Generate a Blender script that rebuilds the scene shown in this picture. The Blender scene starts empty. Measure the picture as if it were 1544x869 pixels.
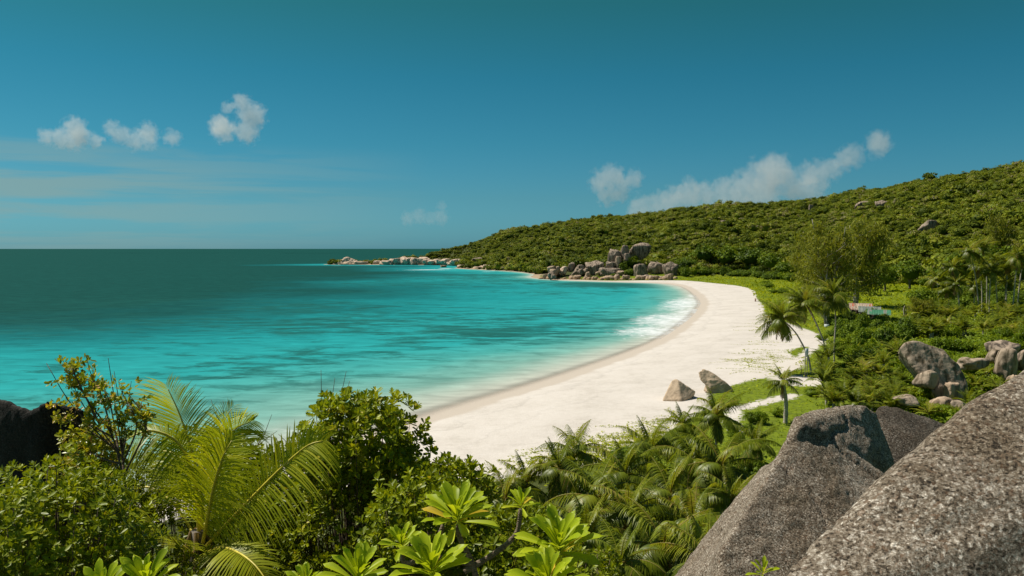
import bpy, bmesh, math, random
import numpy as np
from math import radians, sin, cos, pi, atan, atan2

sc = bpy.context.scene
col = sc.collection

# ------------------------------------------------------------------ camera
F, IW, IH = 1201.0, 1544.0, 869.0
CAMZ = 25.0
PITCH = atan(59.5 / F)
cam_d = bpy.data.cameras.new("camera")
cam = bpy.data.objects.new("camera", cam_d)
col.objects.link(cam)
cam.location = (0, 0, CAMZ)
cam.rotation_euler = (pi / 2 - PITCH, 0, 0)
cam_d.sensor_width = 36.0
cam_d.lens = 36.0 * F / IW
cam_d.clip_start = 0.05
cam_d.clip_end = 120000
sc.camera = cam

# ------------------------------------------------------------------ light
SUN_EL, SUN_AZ = radians(56), radians(-66)       # azimuth from +Y, negative = left
SUN_STRENGTH = 4.6
SKY_STRENGTH = 0.066
world = bpy.data.worlds.new("World")
sc.world = world
world.use_nodes = True
wn, wl = world.node_tree.nodes, world.node_tree.links
wn.clear()


def N(t, kind, **kw):
    n = t.nodes.new(kind)
    for k, v in kw.items():
        setattr(n, k, v)
    return n


def ramp(t, stops, interp='LINEAR'):
    r = t.nodes.new('ShaderNodeValToRGB')
    r.color_ramp.interpolation = interp
    e = r.color_ramp.elements
    while len(e) < len(stops):
        e.new(0.5)
    for i, (p, c) in enumerate(stops):
        e[i].position = p
        e[i].color = (c[0], c[1], c[2], 1) if hasattr(c, '__len__') else (c, c, c, 1)
    return r


def build_sky():
    t = world.node_tree
    L = t.links.new
    sky = N(t, 'ShaderNodeTexSky', sky_type='NISHITA', sun_disc=False, sun_elevation=SUN_EL,
            sun_rotation=SUN_AZ, altitude=0.0, air_density=1.0, dust_density=0.6, ozone_density=2.0)
    tc = N(t, 'ShaderNodeTexCoord')
    sep = N(t, 'ShaderNodeSeparateXYZ')
    L(tc.outputs['Generated'], sep.inputs[0])
    # colour grading of the sky by elevation (deep teal overhead, paler at the horizon)
    tint = ramp(t, SKY_TINT)
    L(sep.outputs['Z'], tint.inputs[0])
    mul = N(t, 'ShaderNodeMix', data_type='RGBA', blend_type='MULTIPLY')
    mul.inputs[0].default_value = 1
    L(sky.outputs[0], mul.inputs[6])
    L(tint.outputs[0], mul.inputs[7])
    # thin high stratus low on the left
    mp = N(t, 'ShaderNodeMapping')
    mp.inputs['Scale'].default_value = (2.2, 2.2, 34)
    L(tc.outputs['Generated'], mp.inputs[0])
    nz = N(t, 'ShaderNodeTexNoise')
    nz.inputs['Scale'].default_value = 1.6
    nz.inputs['Detail'].default_value = 7
    nz.inputs['Roughness'].default_value = 0.55
    nz.inputs['Distortion'].default_value = 0.4
    L(mp.outputs[0], nz.inputs[0])
    nr = ramp(t, [(0.36, 0.0), (0.58, 1.0)], 'EASE')
    L(nz.outputs[0], nr.inputs[0])
    zr = ramp(t, [(0.0, 0.55), (0.03, 0.75), (0.075, 0.9), (0.105, 0.55), (0.125, 0.0)], 'EASE')
    L(sep.outputs['Z'], zr.inputs[0])
    xm = N(t, 'ShaderNodeMapRange')
    xm.inputs['From Min'].default_value = -0.10
    xm.inputs['From Max'].default_value = -0.50
    L(sep.outputs['X'], xm.inputs[0])
    m1 = N(t, 'ShaderNodeMath', operation='MULTIPLY')
    L(nr.outputs[0], m1.inputs[0])
    L(zr.outputs[0], m1.inputs[1])
    m2 = N(t, 'ShaderNodeMath', operation='MULTIPLY', use_clamp=True)
    L(m1.outputs[0], m2.inputs[0])
    L(xm.outputs[0], m2.inputs[1])
    m3 = N(t, 'ShaderNodeMath', operation='MULTIPLY')
    L(m2.outputs[0], m3.inputs[0])
    m3.inputs[1].default_value = 0.8
    mx = N(t, 'ShaderNodeMix', data_type='RGBA')
    L(m3.outputs[0], mx.inputs[0])
    L(mul.outputs[2], mx.inputs[6])
    mx.inputs[7].default_value = (3.0, 4.6, 4.5, 1)
    bg = N(t, 'ShaderNodeBackground')
    bg.inputs[1].default_value = SKY_STRENGTH
    L(mx.outputs[2], bg.inputs[0])
    out = N(t, 'ShaderNodeOutputWorld')
    L(bg.outputs[0], out.inputs[0])


SKY_TINT = [(0.0, (0.25, 0.72, 1.14)), (0.01, (0.247, 0.72, 1.12)), (0.0623, (0.226, 0.636, 0.824)), (0.128, (0.158, 0.62, 0.72)),
            (0.207, (0.113, 0.595, 0.624)), (0.289, (0.113, 0.572, 0.453)), (0.5, (0.3, 0.6, 0.5)), (0.8, (0.5, 0.7, 0.6))]
build_sky()

sun_d = bpy.data.lights.new("sun", 'SUN')
sun = bpy.data.objects.new("sun", sun_d)
col.objects.link(sun)
sun_d.energy = SUN_STRENGTH
sun_d.angle = radians(0.5)
sun_d.color = (1.0, 0.94, 0.82)
sd = (sin(SUN_AZ) * cos(SUN_EL), cos(SUN_AZ) * cos(SUN_EL), sin(SUN_EL))
from mathutils import Vector, Matrix
sun.rotation_euler = Vector(sd).to_track_quat('Z', 'Y').to_euler()
sun.location = (-60, 60, 120)

sc.view_settings.view_transform = 'Standard'
sc.view_settings.look = 'None'
sc.view_settings.exposure = 0.3
sc.view_settings.gamma = 1.0
sc.view_settings.use_curve_mapping = False
sc.render.engine = 'CYCLES'
cy = sc.cycles
cy.max_bounces = 6
cy.diffuse_bounces = 2
cy.glossy_bounces = 2
cy.transmission_bounces = 3
cy.volume_bounces = 2
cy.transparent_max_bounces = 16
cy.caustics_reflective = False
cy.caustics_refractive = False
cy.volume_step_rate = 2.0
cy.volume_max_steps = 96
cy.use_denoising = True
cy.sample_clamp_indirect = 5

# ------------------------------------------------------------------ numeric helpers
rng = np.random.default_rng(7)
random.seed(7)


def ray(px, py):
    cx, cyy = (px - IW / 2) / F, (IH / 2 - py) / F
    return np.array([cx, cos(PITCH) + cyy * sin(PITCH), -sin(PITCH) + cyy * cos(PITCH)])


def at_d(px, py, d):
    """world point seen at photo pixel (px,py), d metres ahead"""
    r = ray(px, py)
    return np.array([0, 0, CAMZ]) + r * (d / r[1])


def at_z(px, py, z):
    r = ray(px, py)
    return np.array([0, 0, CAMZ]) + r * ((z - CAMZ) / r[2])


def _hash(ix, iy, iz, seed):
    h = (ix.astype(np.int64) * 374761393 + iy.astype(np.int64) * 668265263 + iz.astype(np.int64) * 1274126177 + seed * 974634777) & 0xFFFFFFFF
    h = ((h ^ (h >> 13)) * 1274126177) & 0xFFFFFFFF
    h = ((h ^ (h >> 16)) * 668265263) & 0xFFFFFFFF
    return ((h ^ (h >> 15)) & 0xFFFFFF) / float(0xFFFFFF)


def vnoise(P, seed=0):
    P = np.asarray(P, float)
    i = np.floor(P)
    f = P - i
    u = f * f * f * (f * (f * 6 - 15) + 10)
    i = i.astype(np.int64)
    r = 0
    for dx in (0, 1):
        wx = u[:, 0] if dx else 1 - u[:, 0]
        for dy in (0, 1):
            wy = u[:, 1] if dy else 1 - u[:, 1]
            for dz in (0, 1):
                wz = u[:, 2] if dz else 1 - u[:, 2]
                r = r + wx * wy * wz * _hash(i[:, 0] + dx, i[:, 1] + dy, i[:, 2] + dz, seed)
    return r * 2 - 1


def fbm(P, scale=1.0, octaves=4, seed=0, gain=0.5):
    P = np.asarray(P, float) * scale
    a, s, tot = 1.0, 0, 0
    for o in range(octaves):
        s = s + a * vnoise(P * (2 ** o) + 17.3 * o, seed + o)
        tot += a
        a *= gain
    return s / tot


def nrm(v):
    v = np.asarray(v, float)
    return v / np.maximum(np.linalg.norm(v, axis=-1, keepdims=True), 1e-9)


def mesh_new(name, V, Fs, mat, attrs=None, smooth=False):
    V = np.asarray(V, np.float32)
    Fs = np.asarray(Fs, np.int32)
    me = bpy.data.meshes.new(name)
    k = Fs.shape[1]
    me.vertices.add(len(V))
    me.vertices.foreach_set('co', V.ravel())
    me.loops.add(Fs.size)
    me.loops.foreach_set('vertex_index', Fs.ravel())
    me.polygons.add(len(Fs))
    me.polygons.foreach_set('loop_start', np.arange(0, Fs.size, k, dtype=np.int32))
    me.polygons.foreach_set('loop_total', np.full(len(Fs), k, np.int32))
    if smooth:
        me.polygons.foreach_set('use_smooth', np.ones(len(Fs), bool))
    for an, av in (attrs or {}).items():
        a = me.attributes.new(an, 'FLOAT', 'POINT')
        a.data.foreach_set('value', np.asarray(av, np.float32))
    me.update()
    if mat:
        for m in (mat if isinstance(mat, (list, tuple)) else [mat]):
            me.materials.append(m)
    return me


def link(name, me, parent=None, loc=None):
    o = bpy.data.objects.new(name, me)
    col.objects.link(o)
    if parent:
        o.parent = parent
    if loc is not None:
        o.location = loc
    return o


def tag(o, label=None, cat=None, group=None, kind=None):
    if label:
        o['label'] = label
    if cat:
        o['category'] = cat
    if group:
        o['group'] = group
    if kind:
        o['kind'] = kind
    return o


def empty(name, loc, label, cat, group=None, rz=0.0, scale=1.0):
    o = bpy.data.objects.new(name, None)
    col.objects.link(o)
    o.location = loc
    o.rotation_euler = (0, 0, rz)
    o.scale = (scale,) * 3
    o.empty_display_size = 0.2
    return tag(o, label, cat, group)


def copy_tree(root, loc, rz=None, scale=None, label=None, group=None):
    r = root.copy()
    col.objects.link(r)
    r.location = loc
    if rz is not None:
        r.rotation_euler = (0, 0, rz)
    if scale is not None:
        r.scale = (scale,) * 3
    if label:
        r['label'] = label
    if group:
        r['group'] = group
    for ch in list(root.children):
        c = ch.copy()
        col.objects.link(c)
        c.parent = r
        for g in list(ch.children):
            d = g.copy()
            col.objects.link(d)
            d.parent = c
    return r


class MB:
    """collects quads"""
    def __init__(s):
        s.V, s.F, s.T, s.n = [], [], [], 0

    def add(s, V, Fq, tint=0.5):
        V = np.asarray(V, float)
        s.V.append(V)
        s.F.append(np.asarray(Fq, int) + s.n)
        s.T.append(np.broadcast_to(np.asarray(tint, float), (len(V),)))
        s.n += len(V)

    def mesh(s, name, mat, smooth=False):
        return mesh_new(name, np.concatenate(s.V), np.concatenate(s.F), mat, {'tint': np.concatenate(s.T)}, smooth)


def scatter(mb, tv, tf, O, X, U, S, tint):
    """template tv along +X placed at origins O, axis X, up hint U, scale S"""
    X = nrm(X)
    Y = nrm(np.cross(U, X))
    Z = np.cross(X, Y)
    S = np.broadcast_to(np.asarray(S, float), (len(O),))
    V = (tv[None, :, 0:1] * X[:, None] + tv[None, :, 1:2] * Y[:, None] + tv[None, :, 2:3] * Z[:, None]) * S[:, None, None] + O[:, None]
    n, k = len(O), len(tv)
    Fq = (tf[None] + (np.arange(n) * k)[:, None, None]).reshape(-1, tf.shape[1])
    mb.add(V.reshape(-1, 3), Fq, np.repeat(np.broadcast_to(tint, (n,)), k))


def tube(mb, P, R, sides=7, tint=0.5):
    P = np.asarray(P, float)
    R = np.broadcast_to(np.asarray(R, float), (len(P),))
    T = nrm(np.gradient(P, axis=0))
    ref = np.array([0.0, 0, 1]) if abs(T[:, 2]).mean() < 0.8 else np.array([1.0, 0, 0])
    A = nrm(np.cross(T, ref))
    B = np.cross(T, A)
    a = np.linspace(0, 2 * pi, sides, endpoint=False)
    V = P[:, None] + R[:, None, None] * (np.cos(a)[None, :, None] * A[:, None] + np.sin(a)[None, :, None] * B[:, None])
    f = []
    for i in range(len(P) - 1):
        for j in range(sides):
            k = (j + 1) % sides
            f.append((i * sides + j, i * sides + k, (i + 1) * sides + k, (i + 1) * sides + j))
    V = np.concatenate([V.reshape(-1, 3), P[-1:]])
    tip = len(V) - 1
    for j in range(0, sides - 1, 2):
        f.append(((len(P) - 1) * sides + j, (len(P) - 1) * sides + j + 1, (len(P) - 1) * sides + (j + 2) % sides, tip))
    mb.add(V, f, tint)


def spline(ctrl, n):
    """Catmull-Rom through control points"""
    C = np.asarray(ctrl, float)
    C = np.concatenate([2 * C[:1] - C[1:2], C, 2 * C[-1:] - C[-2:-1]])
    m = len(C) - 3
    out = []
    for q in np.linspace(0, m - 1e-6, n):
        i = int(q)
        t = q - i
        p0, p1, p2, p3 = C[i:i + 4]
        out.append(0.5 * (2 * p1 + (p2 - p0) * t + (2 * p0 - 5 * p1 + 4 * p2 - p3) * t * t + (3 * p1 - p0 - 3 * p2 + p3) * t ** 3))
    return np.array(out)


# ------------------------------------------------------------------ materials
def new_mat(name):
    m = bpy.data.materials.new(name)
    m.use_nodes = True
    t = m.node_tree
    t.nodes.clear()
    out = N(t, 'ShaderNodeOutputMaterial')
    return m, t, out


def leaf_mat(name, stops, transl=0.35, rough=0.45, spec=0.35, objvar=0.0, tcol=1.25, patch=0.0, psize=.03):
    m, t, out = new_mat(name)
    L = t.links.new
    at = N(t, 'ShaderNodeAttribute', attribute_name='tint')
    fac = at.outputs['Fac']
    if objvar:
        oi = N(t, 'ShaderNodeObjectInfo')
        a = N(t, 'ShaderNodeMath', operation='MULTIPLY_ADD')
        L(oi.outputs['Random'], a.inputs[0])
        a.inputs[1].default_value = objvar
        a.inputs[2].default_value = -objvar / 2
        b = N(t, 'ShaderNodeMath', operation='ADD', use_clamp=True)
        L(a.outputs[0], b.inputs[0])
        L(fac, b.inputs[1])
        fac = b.outputs[0]
    if patch:      # stands of different species and age
        geo = N(t, 'ShaderNodeNewGeometry')
        pn = N(t, 'ShaderNodeTexNoise')
        pn.inputs['Scale'].default_value = psize
        pn.inputs['Detail'].default_value = 4
        L(geo.outputs['Position'], pn.inputs[0])
        a = N(t, 'ShaderNodeMath', operation='MULTIPLY_ADD')
        L(pn.outputs[0], a.inputs[0])
        a.inputs[1].default_value = patch
        a.inputs[2].default_value = -patch / 2
        b = N(t, 'ShaderNodeMath', operation='ADD', use_clamp=True)
        L(a.outputs[0], b.inputs[0])
        L(fac, b.inputs[1])
        fac = b.outputs[0]
    r = ramp(t, stops)
    L(fac, r.inputs[0])
    p = N(t, 'ShaderNodeBsdfPrincipled')
    p.inputs['Roughness'].default_value = rough
    p.inputs['Specular IOR Level'].default_value = spec
    L(r.outputs[0], p.inputs['Base Color'])
    tr = N(t, 'ShaderNodeBsdfTranslucent')
    g = N(t, 'ShaderNodeMix', data_type='RGBA', blend_type='MULTIPLY')
    g.inputs[0].default_value = 1
    L(r.outputs[0], g.inputs[6])
    g.inputs[7].default_value = (tcol * 1.15, tcol * 1.05, tcol * 0.5, 1)
    L(g.outputs[2], tr.inputs[0])
    mx = N(t, 'ShaderNodeMixShader')
    mx.inputs[0].default_value = transl
    L(p.outputs[0], mx.inputs[1])
    L(tr.outputs[0], mx.inputs[2])
    L(mx.outputs[0], out.inputs[0])
    return m


def bark_mat(name, c1, c2, scale=8.0, stretch=(1, 1, 4)):
    m, t, out = new_mat(name)
    L = t.links.new
    tc = N(t, 'ShaderNodeTexCoord')
    mp = N(t, 'ShaderNodeMapping')
    mp.inputs['Scale'].default_value = stretch
    L(tc.outputs['Object'], mp.inputs[0])
    nz = N(t, 'ShaderNodeTexNoise')
    nz.inputs['Scale'].default_value = scale
    nz.inputs['Detail'].default_value = 5
    L(mp.outputs[0], nz.inputs[0])
    r = ramp(t, [(0.35, c1), (0.65, c2)])
    L(nz.outputs[0], r.inputs[0])
    p = N(t, 'ShaderNodeBsdfPrincipled')
    p.inputs['Roughness'].default_value = 0.85
    L(r.outputs[0], p.inputs['Base Color'])
    bp = N(t, 'ShaderNodeBump')
    bp.inputs['Strength'].default_value = 0.5
    bp.inputs['Distance'].default_value = 0.03
    L(nz.outputs[0], bp.inputs['Height'])
    L(bp.outputs[0], p.inputs['Normal'])
    L(p.outputs[0], out.inputs[0])
    return m


def granite_mat(name, base, dark, streak=0.6, scale=1.0, warm=None):
    """distant weathered granite: fine grain, dark vertical water stains, warmer foot"""
    m, t, out = new_mat(name)
    L = t.links.new
    tc = N(t, 'ShaderNodeTexCoord')
    geo = N(t, 'ShaderNodeNewGeometry')
    n1 = N(t, 'ShaderNodeTexNoise')
    n1.inputs['Scale'].default_value = 0.5 * scale
    n1.inputs['Detail'].default_value = 8
    n1.inputs['Roughness'].default_value = 0.65
    L(geo.outputs['Position'], n1.inputs[0])
    r1 = ramp(t, [(0.3, [c * 0.62 for c in base]), (0.55, base), (0.75, [min(c * 1.3, .8) for c in base])])
    L(n1.outputs[0], r1.inputs[0])
    mp = N(t, 'ShaderNodeMapping')
    mp.inputs['Scale'].default_value = (1.1 * scale, 1.1 * scale, 0.12 * scale)
    L(geo.outputs['Position'], mp.inputs[0])
    n2 = N(t, 'ShaderNodeTexNoise')
    n2.inputs['Scale'].default_value = 1.0
    n2.inputs['Detail'].default_value = 5
    n2.inputs['Distortion'].default_value = 0.5
    L(mp.outputs[0], n2.inputs[0])
    r2 = ramp(t, [(0.46, 0.0), (0.60, streak)])
    L(n2.outputs[0], r2.inputs[0])
    mx = N(t, 'ShaderNodeMix', data_type='RGBA')
    L(r2.outputs[0], mx.inputs[0])
    L(r1.outputs[0], mx.inputs[6])
    mx.inputs[7].default_value = (*dark, 1)
    c = mx.outputs[2]
    if warm:
        sx = N(t, 'ShaderNodeSeparateXYZ')
        L(geo.outputs['Position'], sx.inputs[0])
        mr = N(t, 'ShaderNodeMapRange')
        mr.inputs['From Min'].default_value = 4.5
        mr.inputs['From Max'].default_value = 0.5
        L(sx.outputs['Z'], mr.inputs[0])
        nm = N(t, 'ShaderNodeMath', operation='MULTIPLY', use_clamp=True)
        L(mr.outputs[0], nm.inputs[0])
        L(n1.outputs[0], nm.inputs[1])
        m2 = N(t, 'ShaderNodeMix', data_type='RGBA')
        L(nm.outputs[0], m2.inputs[0])
        L(c, m2.inputs[6])
        m2.inputs[7].default_value = (*warm, 1)
        c = m2.outputs[2]
    p = N(t, 'ShaderNodeBsdfPrincipled')
    p.inputs['Roughness'].default_value = 0.9
    p.inputs['Specular IOR Level'].default_value = 0.2
    L(c, p.inputs['Base Color'])
    bp = N(t, 'ShaderNodeBump')
    bp.inputs['Strength'].default_value = 0.7
    bp.inputs['Distance'].default_value = 0.4 / scale
    L(n1.outputs[0], bp.inputs['Height'])
    L(bp.outputs[0], p.inputs['Normal'])
    L(p.outputs[0], out.inputs[0])
    return m


def lichen_granite_mat(name, bright=1.0, cell=36.0):
    """close granite: crystals and crusty lichen as hard light and dark specks"""
    m, t, out = new_mat(name)
    L = t.links.new
    tc = N(t, 'ShaderNodeTexCoord')
    warp = N(t, 'ShaderNodeTexNoise')
    warp.inputs['Scale'].default_value = 30
    warp.inputs['Detail'].default_value = 3
    L(tc.outputs['Object'], warp.inputs[0])
    add = N(t, 'ShaderNodeMix', data_type='RGBA', blend_type='LINEAR_LIGHT')
    add.inputs[0].default_value = 0.03
    L(tc.outputs['Object'], add.inputs[6])
    L(warp.outputs['Color'], add.inputs[7])
    vo = N(t, 'ShaderNodeTexVoronoi')
    vo.inputs['Scale'].default_value = cell
    L(add.outputs[2], vo.inputs['Vector'])
    sp = N(t, 'ShaderNodeSeparateColor')
    L(vo.outputs['Color'], sp.inputs[0])
    b = bright
    big = N(t, 'ShaderNodeTexNoise')
    big.inputs['Scale'].default_value = 2.3
    big.inputs['Detail'].default_value = 6
    big.inputs['Roughness'].default_value = 0.6
    L(tc.outputs['Object'], big.inputs[0])
    sh = N(t, 'ShaderNodeMath', operation='MULTIPLY_ADD')
    L(big.outputs[0], sh.inputs[0])
    sh.inputs[1].default_value = 0.36
    sh.inputs[2].default_value = -0.14
    ad = N(t, 'ShaderNodeMath', operation='ADD', use_clamp=True)
    # crystals broken up by crusty lichen grain
    gr = N(t, 'ShaderNodeTexNoise')
    gr.inputs['Scale'].default_value = cell * .9
    gr.inputs['Detail'].default_value = 8
    gr.inputs['Roughness'].default_value = .75
    L(tc.outputs['Object'], gr.inputs[0])
    g2 = N(t, 'ShaderNodeMath', operation='MULTIPLY_ADD')
    L(gr.outputs[0], g2.inputs[0])
    g2.inputs[1].default_value = 4.4
    g2.inputs[2].default_value = -1.72
    gm = N(t, 'ShaderNodeMix', data_type='FLOAT')
    gm.inputs[0].default_value = .58
    L(sp.outputs[0], gm.inputs[2])
    L(g2.outputs[0], gm.inputs[3])
    L(gm.outputs[0], ad.inputs[0])
    L(sh.outputs[0], ad.inputs[1])
    r = ramp(t, [(0.0, (0.012 * b, 0.010 * b, 0.008 * b)), (0.28, (0.03 * b, 0.025 * b, 0.02 * b)),
                 (0.42, (0.115 * b, 0.098 * b, 0.078 * b)), (0.62, (0.195 * b, 0.175 * b, 0.15 * b)),
                 (0.80, (0.35 * b, 0.325 * b, 0.29 * b)), (0.93, (0.62 * b, 0.595 * b, 0.55 * b))])
    # crystals broken up by crusty lichen grain
    gr = N(t, 'ShaderNodeTexNoise')
    gr.inputs['Scale'].default_value = cell * .9
    gr.inputs['Detail'].default_value = 8
    gr.inputs['Roughness'].default_value = .75
    L(tc.outputs['Object'], gr.inputs[0])
    g2 = N(t, 'ShaderNodeMath', operation='MULTIPLY_ADD')
    L(gr.outputs[0], g2.inputs[0])
    g2.inputs[1].default_value = 3.4
    g2.inputs[2].default_value = -1.2
    gm = N(t, 'ShaderNodeMix', data_type='FLOAT')
    gm.inputs[0].default_value = .58
    L(sp.outputs[0], gm.inputs[2])
    L(g2.outputs[0], gm.inputs[3])
    L(gm.outputs[0], ad.inputs[0])
    L(sh.outputs[0], ad.inputs[1])
    r = ramp(t, [(0.0, (0.012 * b, 0.009 * b, 0.006 * b)), (0.28, (0.03 * b, 0.023 * b, 0.016 * b)),
                 (0.42, (0.12 * b, 0.09 * b, 0.062 * b)), (0.62, (0.205 * b, 0.17 * b, 0.13 * b)),
                 (0.80, (0.36 * b, 0.315 * b, 0.265 * b)), (0.93, (0.62 * b, 0.57 * b, 0.50 * b))])
    L(ad.outputs[0], r.inputs[0])
    # broad weathering stains and runnels
    mw = N(t, 'ShaderNodeMapping')
    mw.inputs['Scale'].default_value = (1.5, 1.5, .45)
    mw.inputs['Rotation'].default_value = (.3, .5, 0)
    L(tc.outputs['Object'], mw.inputs[0])
    st = N(t, 'ShaderNodeTexNoise')
    st.inputs['Scale'].default_value = 1.1
    st.inputs['Detail'].default_value = 6
    st.inputs['Distortion'].default_value = .6
    L(mw.outputs[0], st.inputs[0])
    sr = ramp(t, [(.34, (.74, .68, .60)), (.5, (.96, .94, .92)), (.64, (1.12, 1.1, 1.08))])
    L(st.outputs[0], sr.inputs[0])
    # reddish iron spots
    rs = ramp(t, [(0.88, 0.0), (0.92, 0.35)])
    L(sp.outputs[1], rs.inputs[0])
    mx = N(t, 'ShaderNodeMix', data_type='RGBA')
    L(rs.outputs[0], mx.inputs[0])
    L(r.outputs[0], mx.inputs[6])
    mx.inputs[7].default_value = (0.16 * b, 0.085 * b, 0.045 * b, 1)
    mw2 = N(t, 'ShaderNodeMix', data_type='RGBA', blend_type='MULTIPLY')
    mw2.inputs[0].default_value = 1
    L(mx.outputs[2], mw2.inputs[6])
    L(sr.outputs[0], mw2.inputs[7])
    mx = mw2
    p = N(t, 'ShaderNodeBsdfPrincipled')
    p.inputs['Roughness'].default_value = 0.8
    p.inputs['Specular IOR Level'].default_value = 0.25
    L(mx.outputs[2], p.inputs['Base Color'])
    bn = N(t, 'ShaderNodeTexNoise')
    bn.inputs['Scale'].default_value = cell * 0.55
    bn.inputs['Detail'].default_value = 6
    bn.inputs['Roughness'].default_value = 0.7
    L(tc.outputs['Object'], bn.inputs[0])
    bp = N(t, 'ShaderNodeBump')
    bp.inputs['Strength'].default_value = 0.9
    bp.inputs['Distance'].default_value = 0.03
    L(bn.outputs[0], bp.inputs['Height'])
    b2 = N(t, 'ShaderNodeBump')
    b2.inputs['Strength'].default_value = 0.4
    b2.inputs['Distance'].default_value = 0.012
    L(sp.outputs[0], b2.inputs['Height'])
    L(bp.outputs[0], b2.inputs['Normal'])
    L(b2.outputs[0], p.inputs['Normal'])
    L(p.outputs[0], out.inputs[0])
    return m


def plain_mat(name, c, rough=0.7, noise=0.25, scale=6.0, metallic=0.0):
    m, t, out = new_mat(name)
    L = t.links.new
    tc = N(t, 'ShaderNodeTexCoord')
    nz = N(t, 'ShaderNodeTexNoise')
    nz.inputs['Scale'].default_value = scale
    nz.inputs['Detail'].default_value = 6
    L(tc.outputs['Object'], nz.inputs[0])
    r = ramp(t, [(0.3, [x * (1 - noise) for x in c]), (0.7, [min(1, x * (1 + noise)) for x in c])])
    L(nz.outputs[0], r.inputs[0])
    p = N(t, 'ShaderNodeBsdfPrincipled')
    p.inputs['Roughness'].default_value = rough
    p.inputs['Metallic'].default_value = metallic
    L(r.outputs[0], p.inputs['Base Color'])
    L(p.outputs[0], out.inputs[0])
    return m


M = {}
M['hill'] = leaf_mat('hill foliage', [(0.0, (0.07, 0.095, 0.010)), (0.4, (0.15, 0.19, 0.012)), (0.75, (0.24, 0.27, 0.020)), (0.92, (0.30, 0.30, 0.04)), (1.0, (0.27, 0.245, 0.13))], 0.25, 0.6, 0.1, objvar=0.7, patch=1.5, psize=.03)
M['tree'] = leaf_mat('broad leaf foliage', [(0.0, (0.05, 0.085, 0.008)), (0.5, (0.11, 0.17, 0.012)), (1.0, (0.20, 0.27, 0.018))], 0.3, 0.55, 0.15, objvar=0.5)
M['needle'] = leaf_mat('casuarina needles', [(0.0, (0.10, 0.11, 0.014)), (0.5, (0.195, 0.215, 0.022)), (1.0, (0.31, 0.31, 0.03))], 0.35, 0.6, 0.15)
M['creeper'] = leaf_mat('creeper leaves', [(0.0, (0.13, 0.175, 0.005)), (0.5, (0.235, 0.295, 0.006)), (1.0, (0.38, 0.40, 0.015))], 0.35, 0.55, 0.12)
M['shrub'] = leaf_mat('flat shrub leaves', [(0.0, (0.08, 0.12, 0.006)), (0.5, (0.14, 0.21, 0.008)), (1.0, (0.26, 0.32, 0.015))], 0.35, 0.55, 0.15, objvar=0.5)
M['frond'] = leaf_mat('palm leaflets', [(0.0, (0.06, 0.085, 0.006)), (0.5, (0.155, 0.20, 0.012)), (0.85, (0.30, 0.325, 0.022)), (1.0, (0.32, 0.25, 0.06))], 0.42, 0.4, 0.3, objvar=0.5)
M['nearfrond'] = leaf_mat('near palm leaflets', [(0.0, (0.15, 0.20, 0.008)), (0.5, (0.34, 0.40, 0.012)), (1.0, (0.58, 0.56, 0.03))], 0.5, 0.4, 0.3)
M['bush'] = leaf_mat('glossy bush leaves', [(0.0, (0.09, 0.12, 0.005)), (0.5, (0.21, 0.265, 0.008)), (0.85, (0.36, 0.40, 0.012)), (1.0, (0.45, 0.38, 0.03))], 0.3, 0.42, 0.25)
M['bush2'] = leaf_mat('yellowing sparse leaves', [(0.0, (0.13, 0.17, 0.008)), (0.6, (0.30, 0.34, 0.015)), (0.88, (0.46, 0.42, 0.03)), (1.0, (0.46, 0.27, 0.05))], 0.36, 0.36, 0.45)
M['fleshy'] = leaf_mat('fleshy paddle leaves', [(0.0, (0.21, 0.28, 0.010)), (0.5, (0.38, 0.47, 0.015)), (0.9, (0.54, 0.58, 0.03)), (0.95, (0.62, 0.46, 0.04)), (1.0, (0.65, 0.42, 0.03))], 0.4, 0.42, 0.2)
M['midrib'] = plain_mat('yellow midrib', (0.60, 0.50, 0.06), 0.45, 0.2, 12)
M['trunk'] = bark_mat('palm trunk bark', (0.27, 0.23, 0.175), (0.52, 0.47, 0.39), 3.0, (1, 1, 3))
M['bark'] = bark_mat('tree bark', (0.10, 0.08, 0.06), (0.24, 0.20, 0.16), 4.0, (1, 1, .4))
M['palebark'] = bark_mat('pale casuarina bark', (0.24, 0.20, 0.155), (0.48, 0.43, 0.36), 2.0, (1, 1, .3))
M['twig'] = bark_mat('twig bark', (0.06, 0.04, 0.025), (0.16, 0.11, 0.07), 20)
M['stem'] = bark_mat('knobbly brown stem', (0.10, 0.07, 0.045), (0.26, 0.19, 0.13), 45)
M['rock'] = granite_mat('far granite', (0.37, 0.285, 0.215), (0.055, 0.042, 0.034), 0.85, 1.0)
M['shore'] = granite_mat('shore granite', (0.46, 0.34, 0.24), (0.11, 0.075, 0.05), 0.65, 1.0, warm=(0.32, 0.165, 0.06))
M['point'] = granite_mat('headland granite', (0.66, 0.50, 0.38), (0.24, 0.15, 0.10), 0.5, 0.6, warm=(0.33, 0.19, 0.09))
M['beachrock'] = granite_mat('beach granite', (0.58, 0.44, 0.31), (0.30, 0.21, 0.14), 0.35, 1.6)
M['midrock'] = granite_mat('thicket granite', (0.38, 0.295, 0.22), (0.095, 0.07, 0.04), 0.9, 1.1)
M['lichen'] = lichen_granite_mat('lichen granite', 1.3, 58)
M['lichenfar'] = lichen_granite_mat('lichen granite ridge', 1.25, 70)
M['shaderock'] = lichen_granite_mat('shade toned lichen granite', 0.55, 60)  # darker copy of the lichen granite, shade mixed into its colour
M['shadowrock'] = lichen_granite_mat('shadow toned granite', 0.10, 60)  # near black tone paints the shadow lying over the left outcrop

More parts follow.
